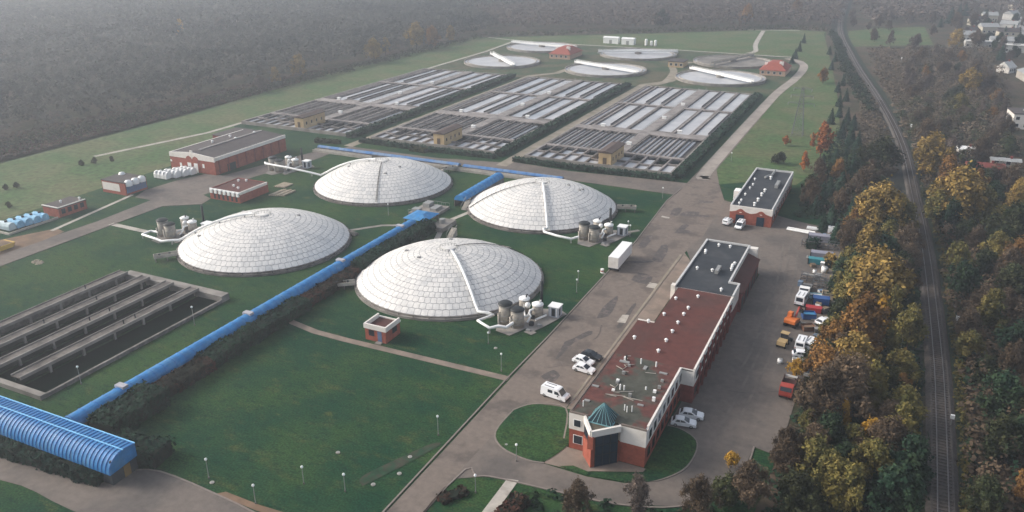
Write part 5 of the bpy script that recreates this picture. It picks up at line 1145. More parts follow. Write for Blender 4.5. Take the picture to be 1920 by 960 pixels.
for k in range(44):
    y = rnd.uniform(146,226); x = rnd.uniform(-14.2,-8.2) if y > 186 else rnd.uniform(-11.2,-6.8)
    if any((x-a)**2+(y-c)**2 < 3.4 for a,c in ((-12.6,179.4),(-9.9,157.6),(-7.9,158.2),(-8.9,153),(-9.6,175.4),(-11.6,204.6),(-11.4,208.6),(-8.6,180.4),(-10.2,171.6),(-9.9,183),(-12.4,186.6),(-11.6,192.2))): continue
    kind = k % 3
    if kind == 0:
        t = thing('pallet_stack','low stack of weathered pallets in the clutter along the right side of the yard','pallets',(x,y,.05),'pallet stacks in the yard clutter',True,rnd.uniform(0,3)); n = rnd.randint(2,6)
        b = MB()
        for q in range(n):
            for s_ in (-.5,0,.5): b.box(-.6,s_-.07,.16*q,.6,s_+.07,.16*q+.09)
            for s_ in np.linspace(-.5,.5,5): b.box(s_-.08,-.58,.16*q+.092,s_+.08,.58,.16*q+.13)
        b.build('boards', PAL[0], t)
    elif kind == 1:
        t = thing('crate','square crate with a lid in the clutter along the right side of the yard','crate',(x,y,.05),'crates in the yard clutter',True,rnd.uniform(0,3)); s_ = rnd.uniform(.45,.9); h_ = rnd.uniform(.6,1.3); m_ = rnd.choice(PAL[1:])
        MB().box(-s_,-s_*.8,.08,s_,s_*.8,h_).build('box', m_, t); MB().box(-s_-.05,-s_*.8-.05,h_,s_+.05,s_*.8+.05,h_+.08).build('lid', rnd.choice(PAL), t); MB().box(-s_,-s_*.5,0,s_,s_*.5,.078).build('skid', PAL[0], t)
    else:
        t = thing('pipe_bundle','short bundle of pipes lying in the clutter along the right side of the yard','pipes',(x,y,.05),'pipe bundles in the yard clutter',True,rnd.uniform(-.3,.3)); b = MB(); l_ = rnd.uniform(1.2,2.6)
        for q in range(5): b.tube([(-l_,(q-2)*.3 if q < 3 else (q-3.4)*.3-.2,.16 if q < 3 else .4),(l_,(q-2)*.3 if q < 3 else (q-3.4)*.3-.2,.16 if q < 3 else .4)],.13,6)
        b.build('pipes', rnd.choice((STEEL,PAL[2],CONCL)), t); MB().box(-.2,-.8,-.0,.2,.4,.03).build('bearer', PAL[0], t)
# steel frames / scrap racks
for k,(x,y,l,lab) in enumerate(((-11.6,192.2,5.6,'dark steel frame rack beside the trees above the flatbed lorry'),(-9.2,189.0,4.2,'second steel frame rack nearer the white van'),(-10.4,216.5,5.2,'rusty steel frame rack behind the lilac container'),(-15.6,216,3.2,'low steel rack beside the dark bush in the yard'))):
    t = thing('steel_rack', lab, 'steel rack', (x,y,.04), 'steel racks in the yard'); b = MB()
    for px in np.linspace(-l/2,l/2,5):
        for py in (-1,1): b.box(x+px-.06,y+py-.06,.04,x+px+.06,y+py+.06,1.9)
    for py in (-1,1):
        for z in (.6,1.2,1.9): b.bar((x-l/2,y+py,z),(x+l/2,y+py,z),.1)
    for px in np.linspace(-l/2,l/2,5): b.bar((x+px,y-1,1.9),(x+px,y+1,1.9),.08)
    b.build('frame', mat('rack_steel',(.12,.125,.13),.6,.2,1), t); rnd = random.Random(k); b = MB()
    for q in range(9): px = rnd.uniform(-l/2,l/2-.6); py = rnd.uniform(-.9,.5); b.box(x+px,y+py,.62,x+px+rnd.uniform(.3,.9),y+py+rnd.uniform(.2,.5),.62+rnd.uniform(.2,.7))
    b.build('stored_parts', mat('rack_parts',(.20,.17,.15),.8,.4,1.5), t)
t = thing('timber_stack', 'stack of pale timber boards on the grass behind the low red building', 'timber stack', (-172,194,0)); b = MB()
for k in range(8): b.box(-176.4+k*.62,190+k*.2,.05,-175.9+k*.62,196.4+k*.15,.35+.12*(k%3))
b.build('boards', mat('timber_pale',(.33,.28,.21),.9,.2,1), t); MB().box(-176.4,191.4,0,-171.2,191.8,.046).build('bearers', WOOD, t)
t = thing('timber_stack', 'second smaller stack of boards left of the first, behind the low red building', 'timber stack', (-179,199,0)); b = MB()
for k in range(5): b.box(-181+k*.8,198+k*.1,.05,-180.4+k*.8,203,.4)
b.build('boards', mat('timber_pale',(.33,.28,.21)), t); MB().box(-181,200,0,-177,200.4,.046).build('bearers', WOOD, t)
t = thing('rubble_mound', 'small mound of pale rubble on the left lawn', 'mound', (-193,121.6,0)); rnd = random.Random(2); b = MB()
for k in range(16):
    a = rnd.uniform(0,6.28); q = rnd.uniform(0,1.3); b.cyl(-193+q*math.cos(a)*1.4,121.6+q*math.sin(a),0,.75-.4*q,rnd.uniform(.3,.7),6,.15)
b.build('rubble', mat('rubble',(.34,.29,.22),.95,.25,1.5), t)
# ------------------------------------------------------------------ globe lamps
LAMPS = [(-87.8,74.0,3.4,'beside the drive in the lower left lawn'),(-73.5,79.2,3.0,'in the lower lawn left of the earth strip'),(-66.6,80.4,3.0,'beside the bare earth strip at the bottom edge'),(-61.2,99.2,3.6,'along the main road left of the oval lawn'),
 (-60.9,122.8,3.6,'where the footpath meets the main road'),(-68.2,131.6,2.4,'on the lawn between footpath and front dome'),(-130.4,85.0,3.6,'at the near corner of the open concrete basin'),(-129.4,112.3,4.2,'beside the far part of the open concrete basin'),
 (-123.6,67.8,3.4,'in front of the ribbed blue hall'),(-60.8,162.6,3.2,'beside the road right of the front dome'),(-62.6,168.2,2.8,'on the lawn between front dome and trailer'),(-60.8,203,3.2,'beside the road right of the rear dome'),(-62.8,207.5,2.6,'right of the rear dome near the short footpath'),
 (-51,291,3.2,'on the lawn left of the black roofed workshop'),(-46.2,98.3,3.0,'on the kerb corner before the entrance road'),(-48.5,88.6,3.0,'on the lawn left of the slab path'),(-77,72.4,3.2,'at the brick edging of the drive'),(-106.5,222,3.4,'between the two rear domes'),(-62,240,3.2,'where cross road and main road meet'),(-131,190,3.4,'left of the blue junction roof')]
for (x,y,h,lab) in LAMPS:
    t = thing('lamp_post', f'slim lamp post with a white globe {lab}', 'street lamp', (x,y,0), 'white globe lamp posts')
    MB().cyl(x,y,0,h,.07,8,.05).build('post', STEEL, t); b = MB(); b.lathe(x,y,[(.06,h-.05),(.17,h+.04),(.23,h+.2),(.17,h+.36),(.02,h+.44)],12); b.build('globe', mat('lamp_globe',(.85,.85,.84),.4,.02,1), t, True)
    MB().cyl(x,y,0,.3,.14,8).build('base', CONCD, t)
for k,(x,y) in enumerate(((-86.6,73.4),(-63.7,83.6),(-66,130.6),(-58.9,176.0),(-73.6,88),(-61.5,87.6),(-62.3,92.0),(-49.6,101.6))):
    t = thing('manhole_cover', f"small pale concrete manhole cover {('by the drive in the lower left lawn','at the end of the bare earth strip','on the lawn near the footpath lamp','by the trailer','in the middle of the lower lawn','on the road edge in the lower lawn','near the bare earth strip and road','in the oval lawn')[k]}", 'manhole cover', (x,y,0), 'manhole covers in the lawns')
    MB().cyl(x,y,-.02,.12,.36,10).build('concrete_ring', CONCL, t); MB().cyl(x,y,.121,.16,.25,10).build('lid', STEEL, t)
# ------------------------------------------------------------------ electricity pylon
px, py, PH = -34.8, 342, 19.5
t = thing('lattice_pylon', 'tall steel lattice pylon in the grass left of the orange tree', 'pylon', (px,py,0)); b = MB()
def half(z): return 1.9*(1-z/PH)+.28
for sx in (-1,1):
    for sy in (-1,1): b.bar((px+sx*half(0),py+sy*half(0),0),(px+sx*half(PH),py+sy*half(PH),PH),.17)
zs = list(np.linspace(0,PH,11))
for z0,z1 in zip(zs[:-1],zs[1:]):
    for s in (-1,1):
        a,c = half(z0),half(z1)
        b.bar((px-a,py+s*a,z0),(px+c,py+s*c,z1),.09); b.bar((px+a,py+s*a,z0),(px-c,py+s*c,z1),.09)
        b.bar((px+s*a,py-a,z0),(px+s*c,py+c,z1),.09); b.bar((px+s*a,py+a,z0),(px+s*c,py-c,z1),.09)
b.build('tower', mat('pylon_steel',(.16,.165,.165),.6,.1,1), t)
for z, l in ((13.0,5.0),(16.0,4.2),(18.8,3.4)):
    b = MB()
    for s in (-1,1): b.bar((px,py-.3,z),(px+s*l,py,z+.25),.14); b.bar((px,py+.3,z),(px+s*l,py,z+.25),.14); b.bar((px,py,z+1.0),(px+s*l,py,z+.25),.10)
    b.build('cross_arm', mat('pylon_steel',(.16,.165,.165)), t)
    for s in (-1,1): MB().cyl(px+s*l,py,z-.9,z+.2,.12,6).build('insulator', STEEL, t)
# ------------------------------------------------------------------ houses and sheds beyond the railway
def house(label, x, y, w_, d_, h_, rz, wall, roof, pitch=1.8, flat=False, name='house', cat='house', wins=3):
    t = thing(name, label, cat, (x,y,0), 'houses beyond the railway', True, rz); a, c = w_/2, d_/2
    MB().box(-a,-c,0,a,c,h_).build('wall', wall, t)
    if flat:
        b = MB(); b.box(-a-.25,-c-.25,h_,a+.25,c+.25,h_+.35); rf = b.build('roof', roof, t); MB().box(-a*.4,-.6,h_+.352,a*.1,.8,h_+1.0).build('roof_box', STEEL, rf)
    else:
        b = MB(); b.extrude([(-c-.4,h_),(c+.4,h_),(0,h_+pitch)],'x',-a-.4,a+.4); rf = b.build('roof', roof, t); MB().box(a*.3,-.4,h_+pitch*.5,a*.3+.7,.4,h_+pitch+.7).build('chimney', BRICKD, rf)
    for k in range(wins):
        x0 = -a+.8+k*(w_-1.6)/max(1,wins); window_y(t, x0, x0+1.5, -c, 1.0, 2.3)
        if h_ > 5: window_y(t, x0, x0+1.5, -c, 3.9, 5.2)
    MB().box(a-1.6,-c-.06,0,a-.7,-c-.003,2.1).build('door', DARKM, t); return t
house('white modern flat roofed house with dark window bands at the right edge, above the thicket', 51,398,15,12,6.2,rad(8),WHITE,ROOFG,flat=True,wins=4)
house('dark red long roofed shed half hidden behind the gold trees on the right', 30.5,313,11,5,2.6,rad(6),BRICKD,mat('roof_dullred',(.17,.045,.038),.8,.2,1),1.2,name='garden_shed',cat='shed')
house('small white roofed greenhouse between the gold trees and the red shed', 25.6,338,5.5,3.6,2.2,rad(10),WHITE,WHITEP,1.0,name='garden_shed',cat='shed',wins=1)
house('pale grey shed at the right edge behind the dark thicket', 37.5,326,9,3.6,2.2,rad(4),CONCL,mat('roof_palegrey',(.30,.31,.31),.7,.15,1),.8,name='garden_shed',cat='shed',wins=2)
house('bright white gabled house standing alone at the upper right', 53,548,8,7,3.0,rad(60),WHITE,mat('far_white',(.52,.51,.48)),3.2)
house('grey roofed low hall stretched along the upper right edge, nearest of the roofs', 63,520,26,8,4,rad(100),CONCL,mat('roof_palegrey',(.30,.31,.31)),1.6,name='hall',cat='hall',wins=6)
farh = [(46,655,22,8,4,5,'long white flat roofed hall at the upper right, left end behind conifers',1),(66,640,18,9,4.5,8,'second white flat roofed hall right of the long white one',1),(58,668,14,8,4,4,'white hall with grey roof behind the two flat roofed halls',0),(64,706,13,9,6,10,'cream house with dark window at the upper right edge',0),(41,712,9,8,5,40,'small grey house left of the cream house',0),
        (54,745,12,9,5,20,'pale house behind the cream house',0),(70,770,12,9,5,-15,'white gabled house near the distant road',0),(48,800,10,8,5,30,'faint grey house beside the distant conifers',0),(60,840,11,9,5,10,'faint pale house farther up beside the distant road',0),(78,860,12,9,5,60,'faint white house right of the distant road',0),(38,690,9,7,4.5,15,'small white house at the left end of the far houses',0),(90,960,12,9,5,25,'farthest faint house at the top right corner',0)]
for (x,y,w_,d_,h_,rz,lab,fl) in farh: house(lab,x,y,w_,d_,h_,rad(rz),mat('far_white',(.52,.51,.48),.8,.1,.6) if fl or 'white' in lab else mat('render_cream',(.46,.42,.34),.8,.1,.6),(mat('far_white',(.52,.51,.48)) if fl else mat('roof_palegrey',(.30,.31,.31)) if 'pale' in lab or 'white' in lab else ROOFG),2.6,bool(fl),wins=3)
t = thing('garden_tank', 'round white garden tank among the trees at the right edge', 'tank', (27.5,307,0)); MB().cyl(27.5,307,0,1.6,1.0,14).build('shell', WHITEP, t); MB().cyl(27.5,307,1.6,1.75,.6,12).build('lid', STEEL, t)
t = thing('garden_tank', 'small white tank left of the greenhouse at the right edge', 'tank', (21.6,342,0)); MB().cyl(21.6,342,0,1.8,.8,14).build('shell', WHITEP, t); MB().cyl(21.6,342,1.8,1.95,.5,12).build('lid', STEEL, t)
ribbon('distant_road', [(98,1100),(88,960),(84,860),(80,740),(84,650)], 7, 0.03, mat('pale_road',(.30,.29,.28),.9,.1,.5))
# ------------------------------------------------------------------ vegetation
def cards_mesh(name, P, Nn, size, rnd, mat_, aspect=1.0, seed=0, extra=None):
    """many small leaf-clump faces; P centres, Nn normals, size, rnd tone 0..1"""
    rg = np.random.default_rng(seed); n = len(P)
    a = rg.normal(size=(n,3)); u = np.cross(Nn, a); u /= np.linalg.norm(u,axis=1)[:,None]+1e-9; v = np.cross(Nn, u)
    s = (size if np.ndim(size) else np.full(n,size))[:,None]*.5
    asp = (aspect if np.ndim(aspect) else np.full(n,aspect))[:,None]
    q = rg.uniform(.6,1.25,size=(n,4,1))
    c = np.stack([P+(-u*s-v*s*asp)*q[:,0], P+(u*s-v*s*asp)*q[:,1], P+(u*s+v*s*asp)*q[:,2], P+(-u*s+v*s*asp)*q[:,3]],1)
    V = c.reshape(-1,3); nv = len(V); nq = n
    me = bpy.data.meshes.new(name); me.vertices.add(nv); me.vertices.foreach_set('co', V.astype(np.float32).ravel())
    me.loops.add(nv); me.loops.foreach_set('vertex_index', np.arange(nv,dtype=np.int32))
    me.polygons.add(nq); me.polygons.foreach_set('loop_start', np.arange(0,nv,4,dtype=np.int32))
    me.update(calc_edges=True); me.materials.append(mat_)
    at = me.attributes.new('rnd','FLOAT','FACE'); at.data.foreach_set('value', np.clip(rnd,0,1).astype(np.float32))
    return me
def lobes_for(rg, h, r, base, shape):
    """many small branch ends spread through an uneven crown"""
    L = []; k = {'round':46,'tall':42,'broad':58}[shape]; lean = rg.uniform(-.12,.12,2)*r
    for i in range(k):
        z = rg.uniform(0,1)**.85; prof = {'round':math.sin(math.pi*(.16+.80*z)),'tall':(1-z)**.75*.85+.10,'broad':math.sin(math.pi*(.26+.64*z))}[shape]
        a = 2.4*i+rg.uniform(-.6,.6); q = r*prof*rg.uniform(.15,.95)
        L.append((q*math.cos(a)+lean[0]*z, q*math.sin(a)+lean[1]*z, base+(h-base)*(.06+.86*z)+rg.uniform(-.3,.5), r*rg.uniform(.13,.25)))
    L.append((lean[0],lean[1],base+(h-base)*.9, r*.2)); return L
def crown(kind, seed, h, r, base, n, leaf, shape='round', bare=0.0):
    rg = np.random.default_rng(seed); L = lobes_for(rg,h,r,base,shape)
    P = []; N = []; T = []; S = []; A = []
    w = np.array([l[3]**2 for l in L]); w /= w.sum()
    for (x,y,z,q), ww in zip(L,w):
        m_ = int(n*ww); d = rg.normal(size=(m_,3)); d /= np.linalg.norm(d,axis=1)[:,None]
        rr = q*np.abs(rg.normal(.75,.42,(m_,1)))
        p = np.array([x,y,z])+d*rr*np.array([.9,.9,1.35]); nn = d*.9+rg.normal(size=(m_,3))*.55+np.array([0,0,.35]); nn /= np.linalg.norm(nn,axis=1)[:,None]
        P.append(p); N.append(nn); T.append(np.clip(rg.uniform(.15,.85)+rg.normal(size=m_)*.16,0,1)); S.append(leaf*rg.uniform(.55,1.3,m_)); A.append(rg.uniform(.5,1,m_))
    P = np.concatenate(P); N = np.concatenate(N); T = np.concatenate(T); S = np.concatenate(S); A = np.concatenate(A)
    if bare > 0:      # twigs: long thin faces pointing up and out
        m_ = int(n*bare); idx = rg.integers(0,len(P),m_); p = P[idx]+rg.normal(size=(m_,3))*.25
        P = np.concatenate([P,p]); nn = rg.normal(size=(m_,3)); nn /= np.linalg.norm(nn,axis=1)[:,None]; N = np.concatenate([N,nn])
        T = np.concatenate([T,rg.uniform(0,.6,m_)]); S = np.concatenate([S,rg.uniform(.05,.10,m_)]); A = np.concatenate([A,rg.uniform(8,15,m_)])
    k = P[:,2] > .25; return cards_mesh('crown',P[k],N[k],S[k],T[k],LF[kind],A[k],seed), L
def trunk_mesh(L, h, base, r0, bark):
    b = MB(); top = h*.72
    b.tube([(0,0,0),(r0*.3,0,base*.6),(0,r0*.4,base+ (top-base)*.45),(r0*.2,0,top)],r0,7,r0*.25)
    for (x,y,z,q) in L[:22]:
        z0 = max(base*.7, z-q*1.2-abs(x)*.3); b.tube([(0,0,z0),(x*.5,y*.5,(z0+z)/2+.2),(x,y,z)],r0*.38,5,r0*.1)
    me = bpy.data.meshes.new('trunk'); me.from_pydata(b.v,[],b.f); me.materials.append(bark); me.update(); return me
def conifer_mesh(seed, h, r, n, leaf, kind='conifer'):
    rg = np.random.default_rng(seed); z = 1-np.sqrt(rg.uniform(0,1,n)); lay = np.round(z*13)/13*.7+z*.3
    a = rg.uniform(0,2*np.pi,n); q = r*(1-z)**.9*(rg.uniform(.25,1,n)**.5)*(1+.22*np.sin(a*5+lay*40))
    P = np.stack([q*np.cos(a),q*np.sin(a),.5+lay*(h-.6)-q*.28],1); N = np.stack([np.cos(a)*.6,np.sin(a)*.6,np.full(n,.8)],1)+rg.normal(size=(n,3))*.35; N /= np.linalg.norm(N,axis=1)[:,None]
    return cards_mesh('crown',P,N,leaf*rg.uniform(.6,1.3,n),np.clip(rg.normal(.5,.25,n),0,1),LF[kind],rg.uniform(.5,1,n),seed)
PROTO = {}
def proto(kind, var, h, r, base, n, leaf, shape, bare=0.0, bark=BARK):
    me, L = crown(kind, hash((kind,var))%1000 if False else (sum(map(ord,kind))*7+var*13), h, r, base, n, leaf, shape, bare); tm = trunk_mesh(L,h,base,.035*h*.5+.06,bark)
    PROTO.setdefault(kind,[]).append((me,tm,h))
for v_ in range(3):
    proto('gold',v_,12,(4.6,5.0,4.2)[v_],2.4,6000,.46,('round','broad','tall')[v_],.12)
    proto('olive',v_,11,(4.4,4.8,4.0)[v_],2.0,5600,.46,('round','broad','tall')[v_],.12)
    proto('brown',v_,10,(4.2,4.6,3.8)[v_],1.6,4000,.36,('round','broad','round')[v_],1.0)
    proto('grey',v_,11,(3.8,4.2,3.4)[v_],1.8,2400,.34,('round','broad','tall')[v_],1.2,BIRCH)
    proto('green',v_,9,(4.2,4.6,3.8)[v_],1.0,4600,.46,('round','broad','round')[v_],.1)
    proto('moss',v_,7,(3.8,4.4,3.6)[v_],.6,3800,.42,('round','broad','round')[v_],.35)
for v_ in range(2):
    proto('orange',v_,11,(4.0,4.6)[v_],1.8,5600,.44,('round','broad')[v_],.15)
    proto('yellow',v_,8,(2.4,3.0)[v_],1.6,1800,.45,('tall','round')[v_],.15)
    proto('rust',v_,9,(3.2,3.0)[v_],1.2,2400,.5,('round','tall')[v_],.1)
for v_ in range(2):
    me = conifer_mesh(70+v_,9,2.3+.4*v_,1500,.6); b = MB(); b.cyl(0,0,0,6,.2,7,.05); tm = bpy.data.meshes.new('trunk'); tm.from_pydata(b.v,[],b.f); tm.materials.append(BARK); PROTO.setdefault('conifer',[]).append((me,tm,9))
NTREE = [0]
def tree(kind, x, y, h, label, group=None, wide=1.0, var=None):
    me,tm,h0 = PROTO[kind][(NTREE[0] if var is None else var)%len(PROTO[kind])]; s = h/h0
    t = thing('conifer_tree' if kind == 'conifer' else 'bush' if h < 4 else 'autumn_tree' if kind in ('gold','orange','yellow','rust','olive') else 'bare_tree' if kind == 'grey' else 'tree', label, 'bush' if h < 4 else 'tree', (x,y,-.05), group, True, random.uniform(0,6.28))
    t.scale = (s*wide,s*wide,s)
    for nm, m_ in (('trunk',tm),('crown',me)):
        o = bpy.data.objects.new(nm,m_); C.objects.link(o); o.parent = t
    NTREE[0] += 1; return t
def T(px, py, kind, h, label, wide=1.0, var=None, group=None):
    x, y = G(px,py,.58*h); taken.append((x,y,h*.36*wide)); return tree(kind,x,y,h,label,group,wide,var)
taken = [(49,400,9),(44,380,6),(40,360,5),(30.5,313,6),(28,300,4),(25.6,338,4),(37.5,326,5)]
# trees one can name, placed by the centre of their crowns
T(1650,392,'gold',16,'golden brown tree with a broad crown, farthest in the row left of the railway',1.1,1)
T(1618,402,'gold',9,'smaller golden tree leaning out left of the farthest golden crown',1.0,0)
T(1690,405,'olive',11,'olive tree between the farthest golden crown and the railway',1.0,1)
T(1628,458,'gold',13,'golden tree in the middle of the row, above the big olive gold crown',.95,2)
T(1597,440,'brown',9,'brown thinning tree left of the middle golden tree',1.0,0)
T(1650,530,'gold',16,'biggest olive gold crown in the row, level with the large white van',1.12,1)
T(1612,525,'olive',12,'yellow olive tree on the yard side of the biggest crown',1.0,0)
T(1672,575,'olive',11,'dark olive tree right of the yellow pointed one',1.0,2)
T(1655,588,'yellow',9,'bright yellow pointed tree between the orange and olive crowns',1.0,0)
T(1622,610,'orange',15,'orange tree with a tall crown beside the pair of white vans',1.0,0)
T(1590,620,'orange',9,'smaller orange tree left of the tall orange crown',1.0,1)
T(1560,625,'olive',8,'olive bushy tree behind the pair of white vans',1.0,1)
T(1600,670,'gold',11,'golden tree below the tall orange crown',1.15,0)
T(1550,690,'orange',10,'orange brown tree overhanging the yard beside the tipper',1.05,1)
T(1495,690,'yellow',4.5,'small bright yellow tree over the yard edge above the tipper',1.1,1)
T(1590,725,'brown',12,'broad brown tree right of the tipper',1.1,1)
T(1540,740,'brown',11,'brown tree directly right of the tipper, smaller crown',1.0,0)
T(1640,720,'olive',10,'olive brown tree between the broad brown one and the railway',1.0,2)
T(1692,720,'orange',5,'small orange bush tree close to the railway edge',1.0,0)
T(1583,775,'yellow',7,'narrow pale yellow tree in the dark lower belt',.7,0)
T(1568,782,'yellow',5.5,'short olive yellow tree left of the narrow pale yellow one',.8,0)
T(1632,812,'yellow',6,'bright yellow orange tree low in the belt',1.1,1)
T(1605,825,'olive',6,'olive tree left of the bright yellow one low in the belt',1.0,1)
T(1640,860,'olive',8,'yellow green tree in the lower belt above the bottom edge',1.1,0)
T(1695,668,'yellow',4,'small yellow bush beside the railway level with the tipper',.9,1)
T(1515,790,'olive',5,'dull yellow bush beside the lower yard corner',1.0,0)
T(1372,860,'yellow',3,'single small yellow bush on the lower yard corner',1.2,1)
T(1085,935,'brown',6.5,'rounded brown tree at the bottom edge before the entrance road',.9,0)
T(1197,925,'grey',7.5,'thin bare tree at the bottom edge before the office',.9,0)
T(1310,930,'brown',6.5,'brown bushy tree at the bottom edge right of the bare one',1.0,1)
T(1410,905,'brown',8,'large brown tree at the bottom edge beside the yard corner',1.0,2)
T(1365,915,'moss',5,'mossy bush between the two brown trees at the bottom edge',1.0,0)
T(870,945,'redbush',2.2,'x') if False else None
T(1543,258,'rust',13,'vivid orange red tree standing in the grass right of the pylon',.95,0)
T(1545,140,'orange',8,'faint orange tree in the field strip beyond the pylon',1.0,1)
T(1520,360,'brown',9,'brown tree right of the black roofed workshop',.9,0)
T(1510,300,'rust',7,'reddish brown tree behind the black roofed workshop',.9,1)
T(1572,315,'orange',7,'small orange brown tree among the dark conifers',.9,1)
T(1625,345,'brown',11,'reddish brown tree above the farthest golden crown',1.1,1)
T(1640,290,'moss',11,'large dark mossy tree left of the railway bend',1.3,1)
T(1475,262,'rust',4,'low rusty bush at the foot of the pylon',1.3,0)
T(1460,295,'moss',4,'low mossy bush left of the workshop end',1.2,1)
T(1748,288,'gold',15,'golden tree on the left of the group right of the railway',1.1,1)
T(1780,325,'orange',13,'golden tree in front of the left one right of the railway',1.0,0)
T(1800,365,'gold',17,'largest golden tree of the group right of the railway',1.15,1)
T(1760,390,'olive',11,'olive tree at the left foot of the largest golden tree',1.0,0)
T(1845,385,'olive',12,'olive gold tree right of the largest golden tree',1.1,1)
T(1910,370,'gold',13,'golden tree at the right frame edge',.9,2)
T(1835,340,'orange',9,'orange tree behind the red roofed shed',1.0,0)
T(1890,420,'moss',11,'mossy dark green tree below the golden tree at the right edge',1.0,1)
T(1820,150,'gold',13,'faint golden tree among the brown scrub at the upper right',1.1,1)
T(1795,72,'gold',14,'faint golden tree in front of the far roofs',1.2,0)
T(1800,195,'olive',10,'pale olive tree in the brown scrub',1.1,1)
T(1790,180,'moss',8,'round grey green tree with a dark foot in the brown scrub',1.2,0)
for (px,py,k,h,lab) in ((515,140,'gold',10,'pale yellow tree at the edge of the left wood, left of the second'),(560,122,'gold',13,'yellow tree at the edge of the left wood, right of the pale one'),(488,155,'grey',9,'grey tree at the edge of the left wood below the pale yellow ones'),(338,52,'yellow',14,'pale yellow crown standing deep in the left wood'),(412,50,'grey',16,'pale grey crown standing deep in the left wood'),
        (700,92,'gold',14,'golden tree at the edge of the left wood before its far corner'),(722,85,'gold',12,'second golden tree at the far corner of the left wood'),(780,65,'gold',18,'tall golden tree at the far corner of the left wood'),(810,68,'orange',14,'orange gold tree right of the tall one at the far corner'),(845,62,'gold',13,'rightmost golden tree at the far corner of the left wood'),
        (1400,25,'orange',16,'faint orange tree in the distant wood left'),(1495,15,'orange',16,'faint orange tree in the distant wood right'),(1440,30,'grey',15,'grey tree between the two faint orange ones'),(1240,33,'green',14,'dark tree clump at the edge of the distant wood')):
    T(px,py,k,h,lab,1.1)
# conifers in the field strip and along the railway
row = [(1600+dx,y,h) for dx,y,h in ()]
k = 0
for (px,py,h) in ((1560,215,7),(1575,205,6),(1590,215,7.5),(1602,225,7),(1580,240,7),(1597,250,8),(1610,262,8.5),(1608,285,8),(1590,280,7),(1568,288,7),(1600,310,9),(1580,335,8),(1612,330,9),(1575,185,6.5),(1588,175,6.5),(1572,160,6),(1582,148,6),(1560,120,6),(1566,105,6),(1556,92,6),(1500,85,7),(1492,98,7),(1508,70,7),(1486,108,6),(1543,300,6),(1558,345,7),(1600,385,8),(1560,400,7),(1530,380,6),(1570,430,7),(1545,412,6)):
    T(px,py,'conifer',h,'dark green conifer in the grass strip between the main road and the railway',1.0,k,'conifers in the strip beside the railway'); k += 1
for (px,py,h) in ((1785,25,14),(1800,18,13),(1812,15,12),(1850,28,12),(1765,40,8),(1885,60,10),(1880,95,10),(1900,55,9)):
    T(px,py,'conifer',h,'distant dark conifer among the far houses at the upper right',1.1,k,'conifers among the far houses'); k += 1
# filler belts: individuals of each kind, spaced apart
def fill(poly, n, kinds, hs, labels, group, dmin, seed, front=1.0):
    rg = random.Random(seed); xs_ = [p[0] for p in poly]; ys_ = [p[1] for p in poly]; got = 0; tries = 0
    while got < n and tries < n*60:
        tries += 1; x = rg.uniform(min(xs_),max(xs_)); y = min(ys_)+(max(ys_)-min(ys_))*rg.random()**front
        c = False
        for i in range(len(poly)):
            (x0,y0),(x1,y1) = poly[i],poly[(i+1)%len(poly)]
            if (y0>y)!=(y1>y) and x < (x1-x0)*(y-y0)/(y1-y0)+x0: c = not c
        if not c: continue
        kd = rg.choices(list(kinds),weights=list(kinds.values()))[0]; h = rg.uniform(*hs)*(.75 if kd in ('moss','yellow') else 1)
        if any((x-a)**2+(y-b)**2 < (max(dmin,q*.8))**2 for a,b,q in taken): continue
        taken.append((x,y,h*.3)); tree(kd,x,y,h,labels.format({'gold':'golden','olive':'olive','brown':'brown','grey':'bare grey','green':'dark green','moss':'mossy green','orange':'orange brown','yellow':'yellow','rust':'rust red','conifer':'dark conifer'}[kd]),group,rg.uniform(.9,1.2)); got += 1
    return got
fill([(-8,104),(-7,130),(-5,185),(-5,235),(3,262),(8,235),(10,170),(11,112),(4,100)],62,{'green':5,'moss':6,'brown':5,'olive':4,'gold':1.6,'orange':.4},(5.5,10),'{} tree in the dense belt between the yard and the railway','trees in the belt between yard and railway',3.4,1)
fill([(20,112),(19.5,170),(17,225),(14,275),(12,305),(40,300),(48,230),(44,150),(34,112)],62,{'green':5,'moss':5,'brown':8,'olive':1.6,'orange':.3},(6,10),'{} tree in the dark thicket right of the railway','trees in the dark thicket right of the railway',4.0,2)
fill([(-20,238),(-6,238),(5,262),(0,290),(-12,320),(-20,300),(-24,270)],18,{'green':5,'moss':5,'brown':4,'conifer':3},(5,8.5),'{} tree on the slope between the workshop and the railway','trees between workshop and railway',5,3)
fill([(8,345),(18,310),(42,345),(46,395),(40,470),(44,560),(20,600),(-2,560),(-4,470)],60,{'brown':6,'grey':9,'moss':2,'orange':1.2,'green':1},(5,10),'{} tree in the brown scrub between the railway and the far houses','trees in the brown scrub beyond the railway',6,4)
fill([(-20,600),(30,560),(60,600),(56,690),(30,800),(-30,860),(-60,760)],26,{'brown':6,'grey':6,'orange':1},(7,12),'{} tree in the distant scrub near the far houses','trees in the distant scrub',8,5)
fill([(36,600),(74,560),(92,700),(90,860),(50,900),(34,700)],20,{'brown':3,'green':4,'grey':3},(6,11),'{} tree between the far houses','trees between the far houses',7,6)
# little shrubs on the left meadow
for (x,y,lab) in ((-259,159,'left'),(-257.6,161.8,'right'),):
    tree('moss',x,y,1.9,f'{lab} one of two small round shrubs at the left meadow edge',None,1.0)
for (x,y,lab) in ((-240.4,147.3,'small round shrub above the light blue tanks'),(-261.8,189.7,'left of three small shrubs on the meadow left of the brick hall'),(-259.9,193.5,'middle of three small shrubs on the meadow left of the brick hall'),(-256,197.8,'right of three small shrubs on the meadow left of the brick hall')):
    tree('moss',x,y,2.0,lab,None,1.0)
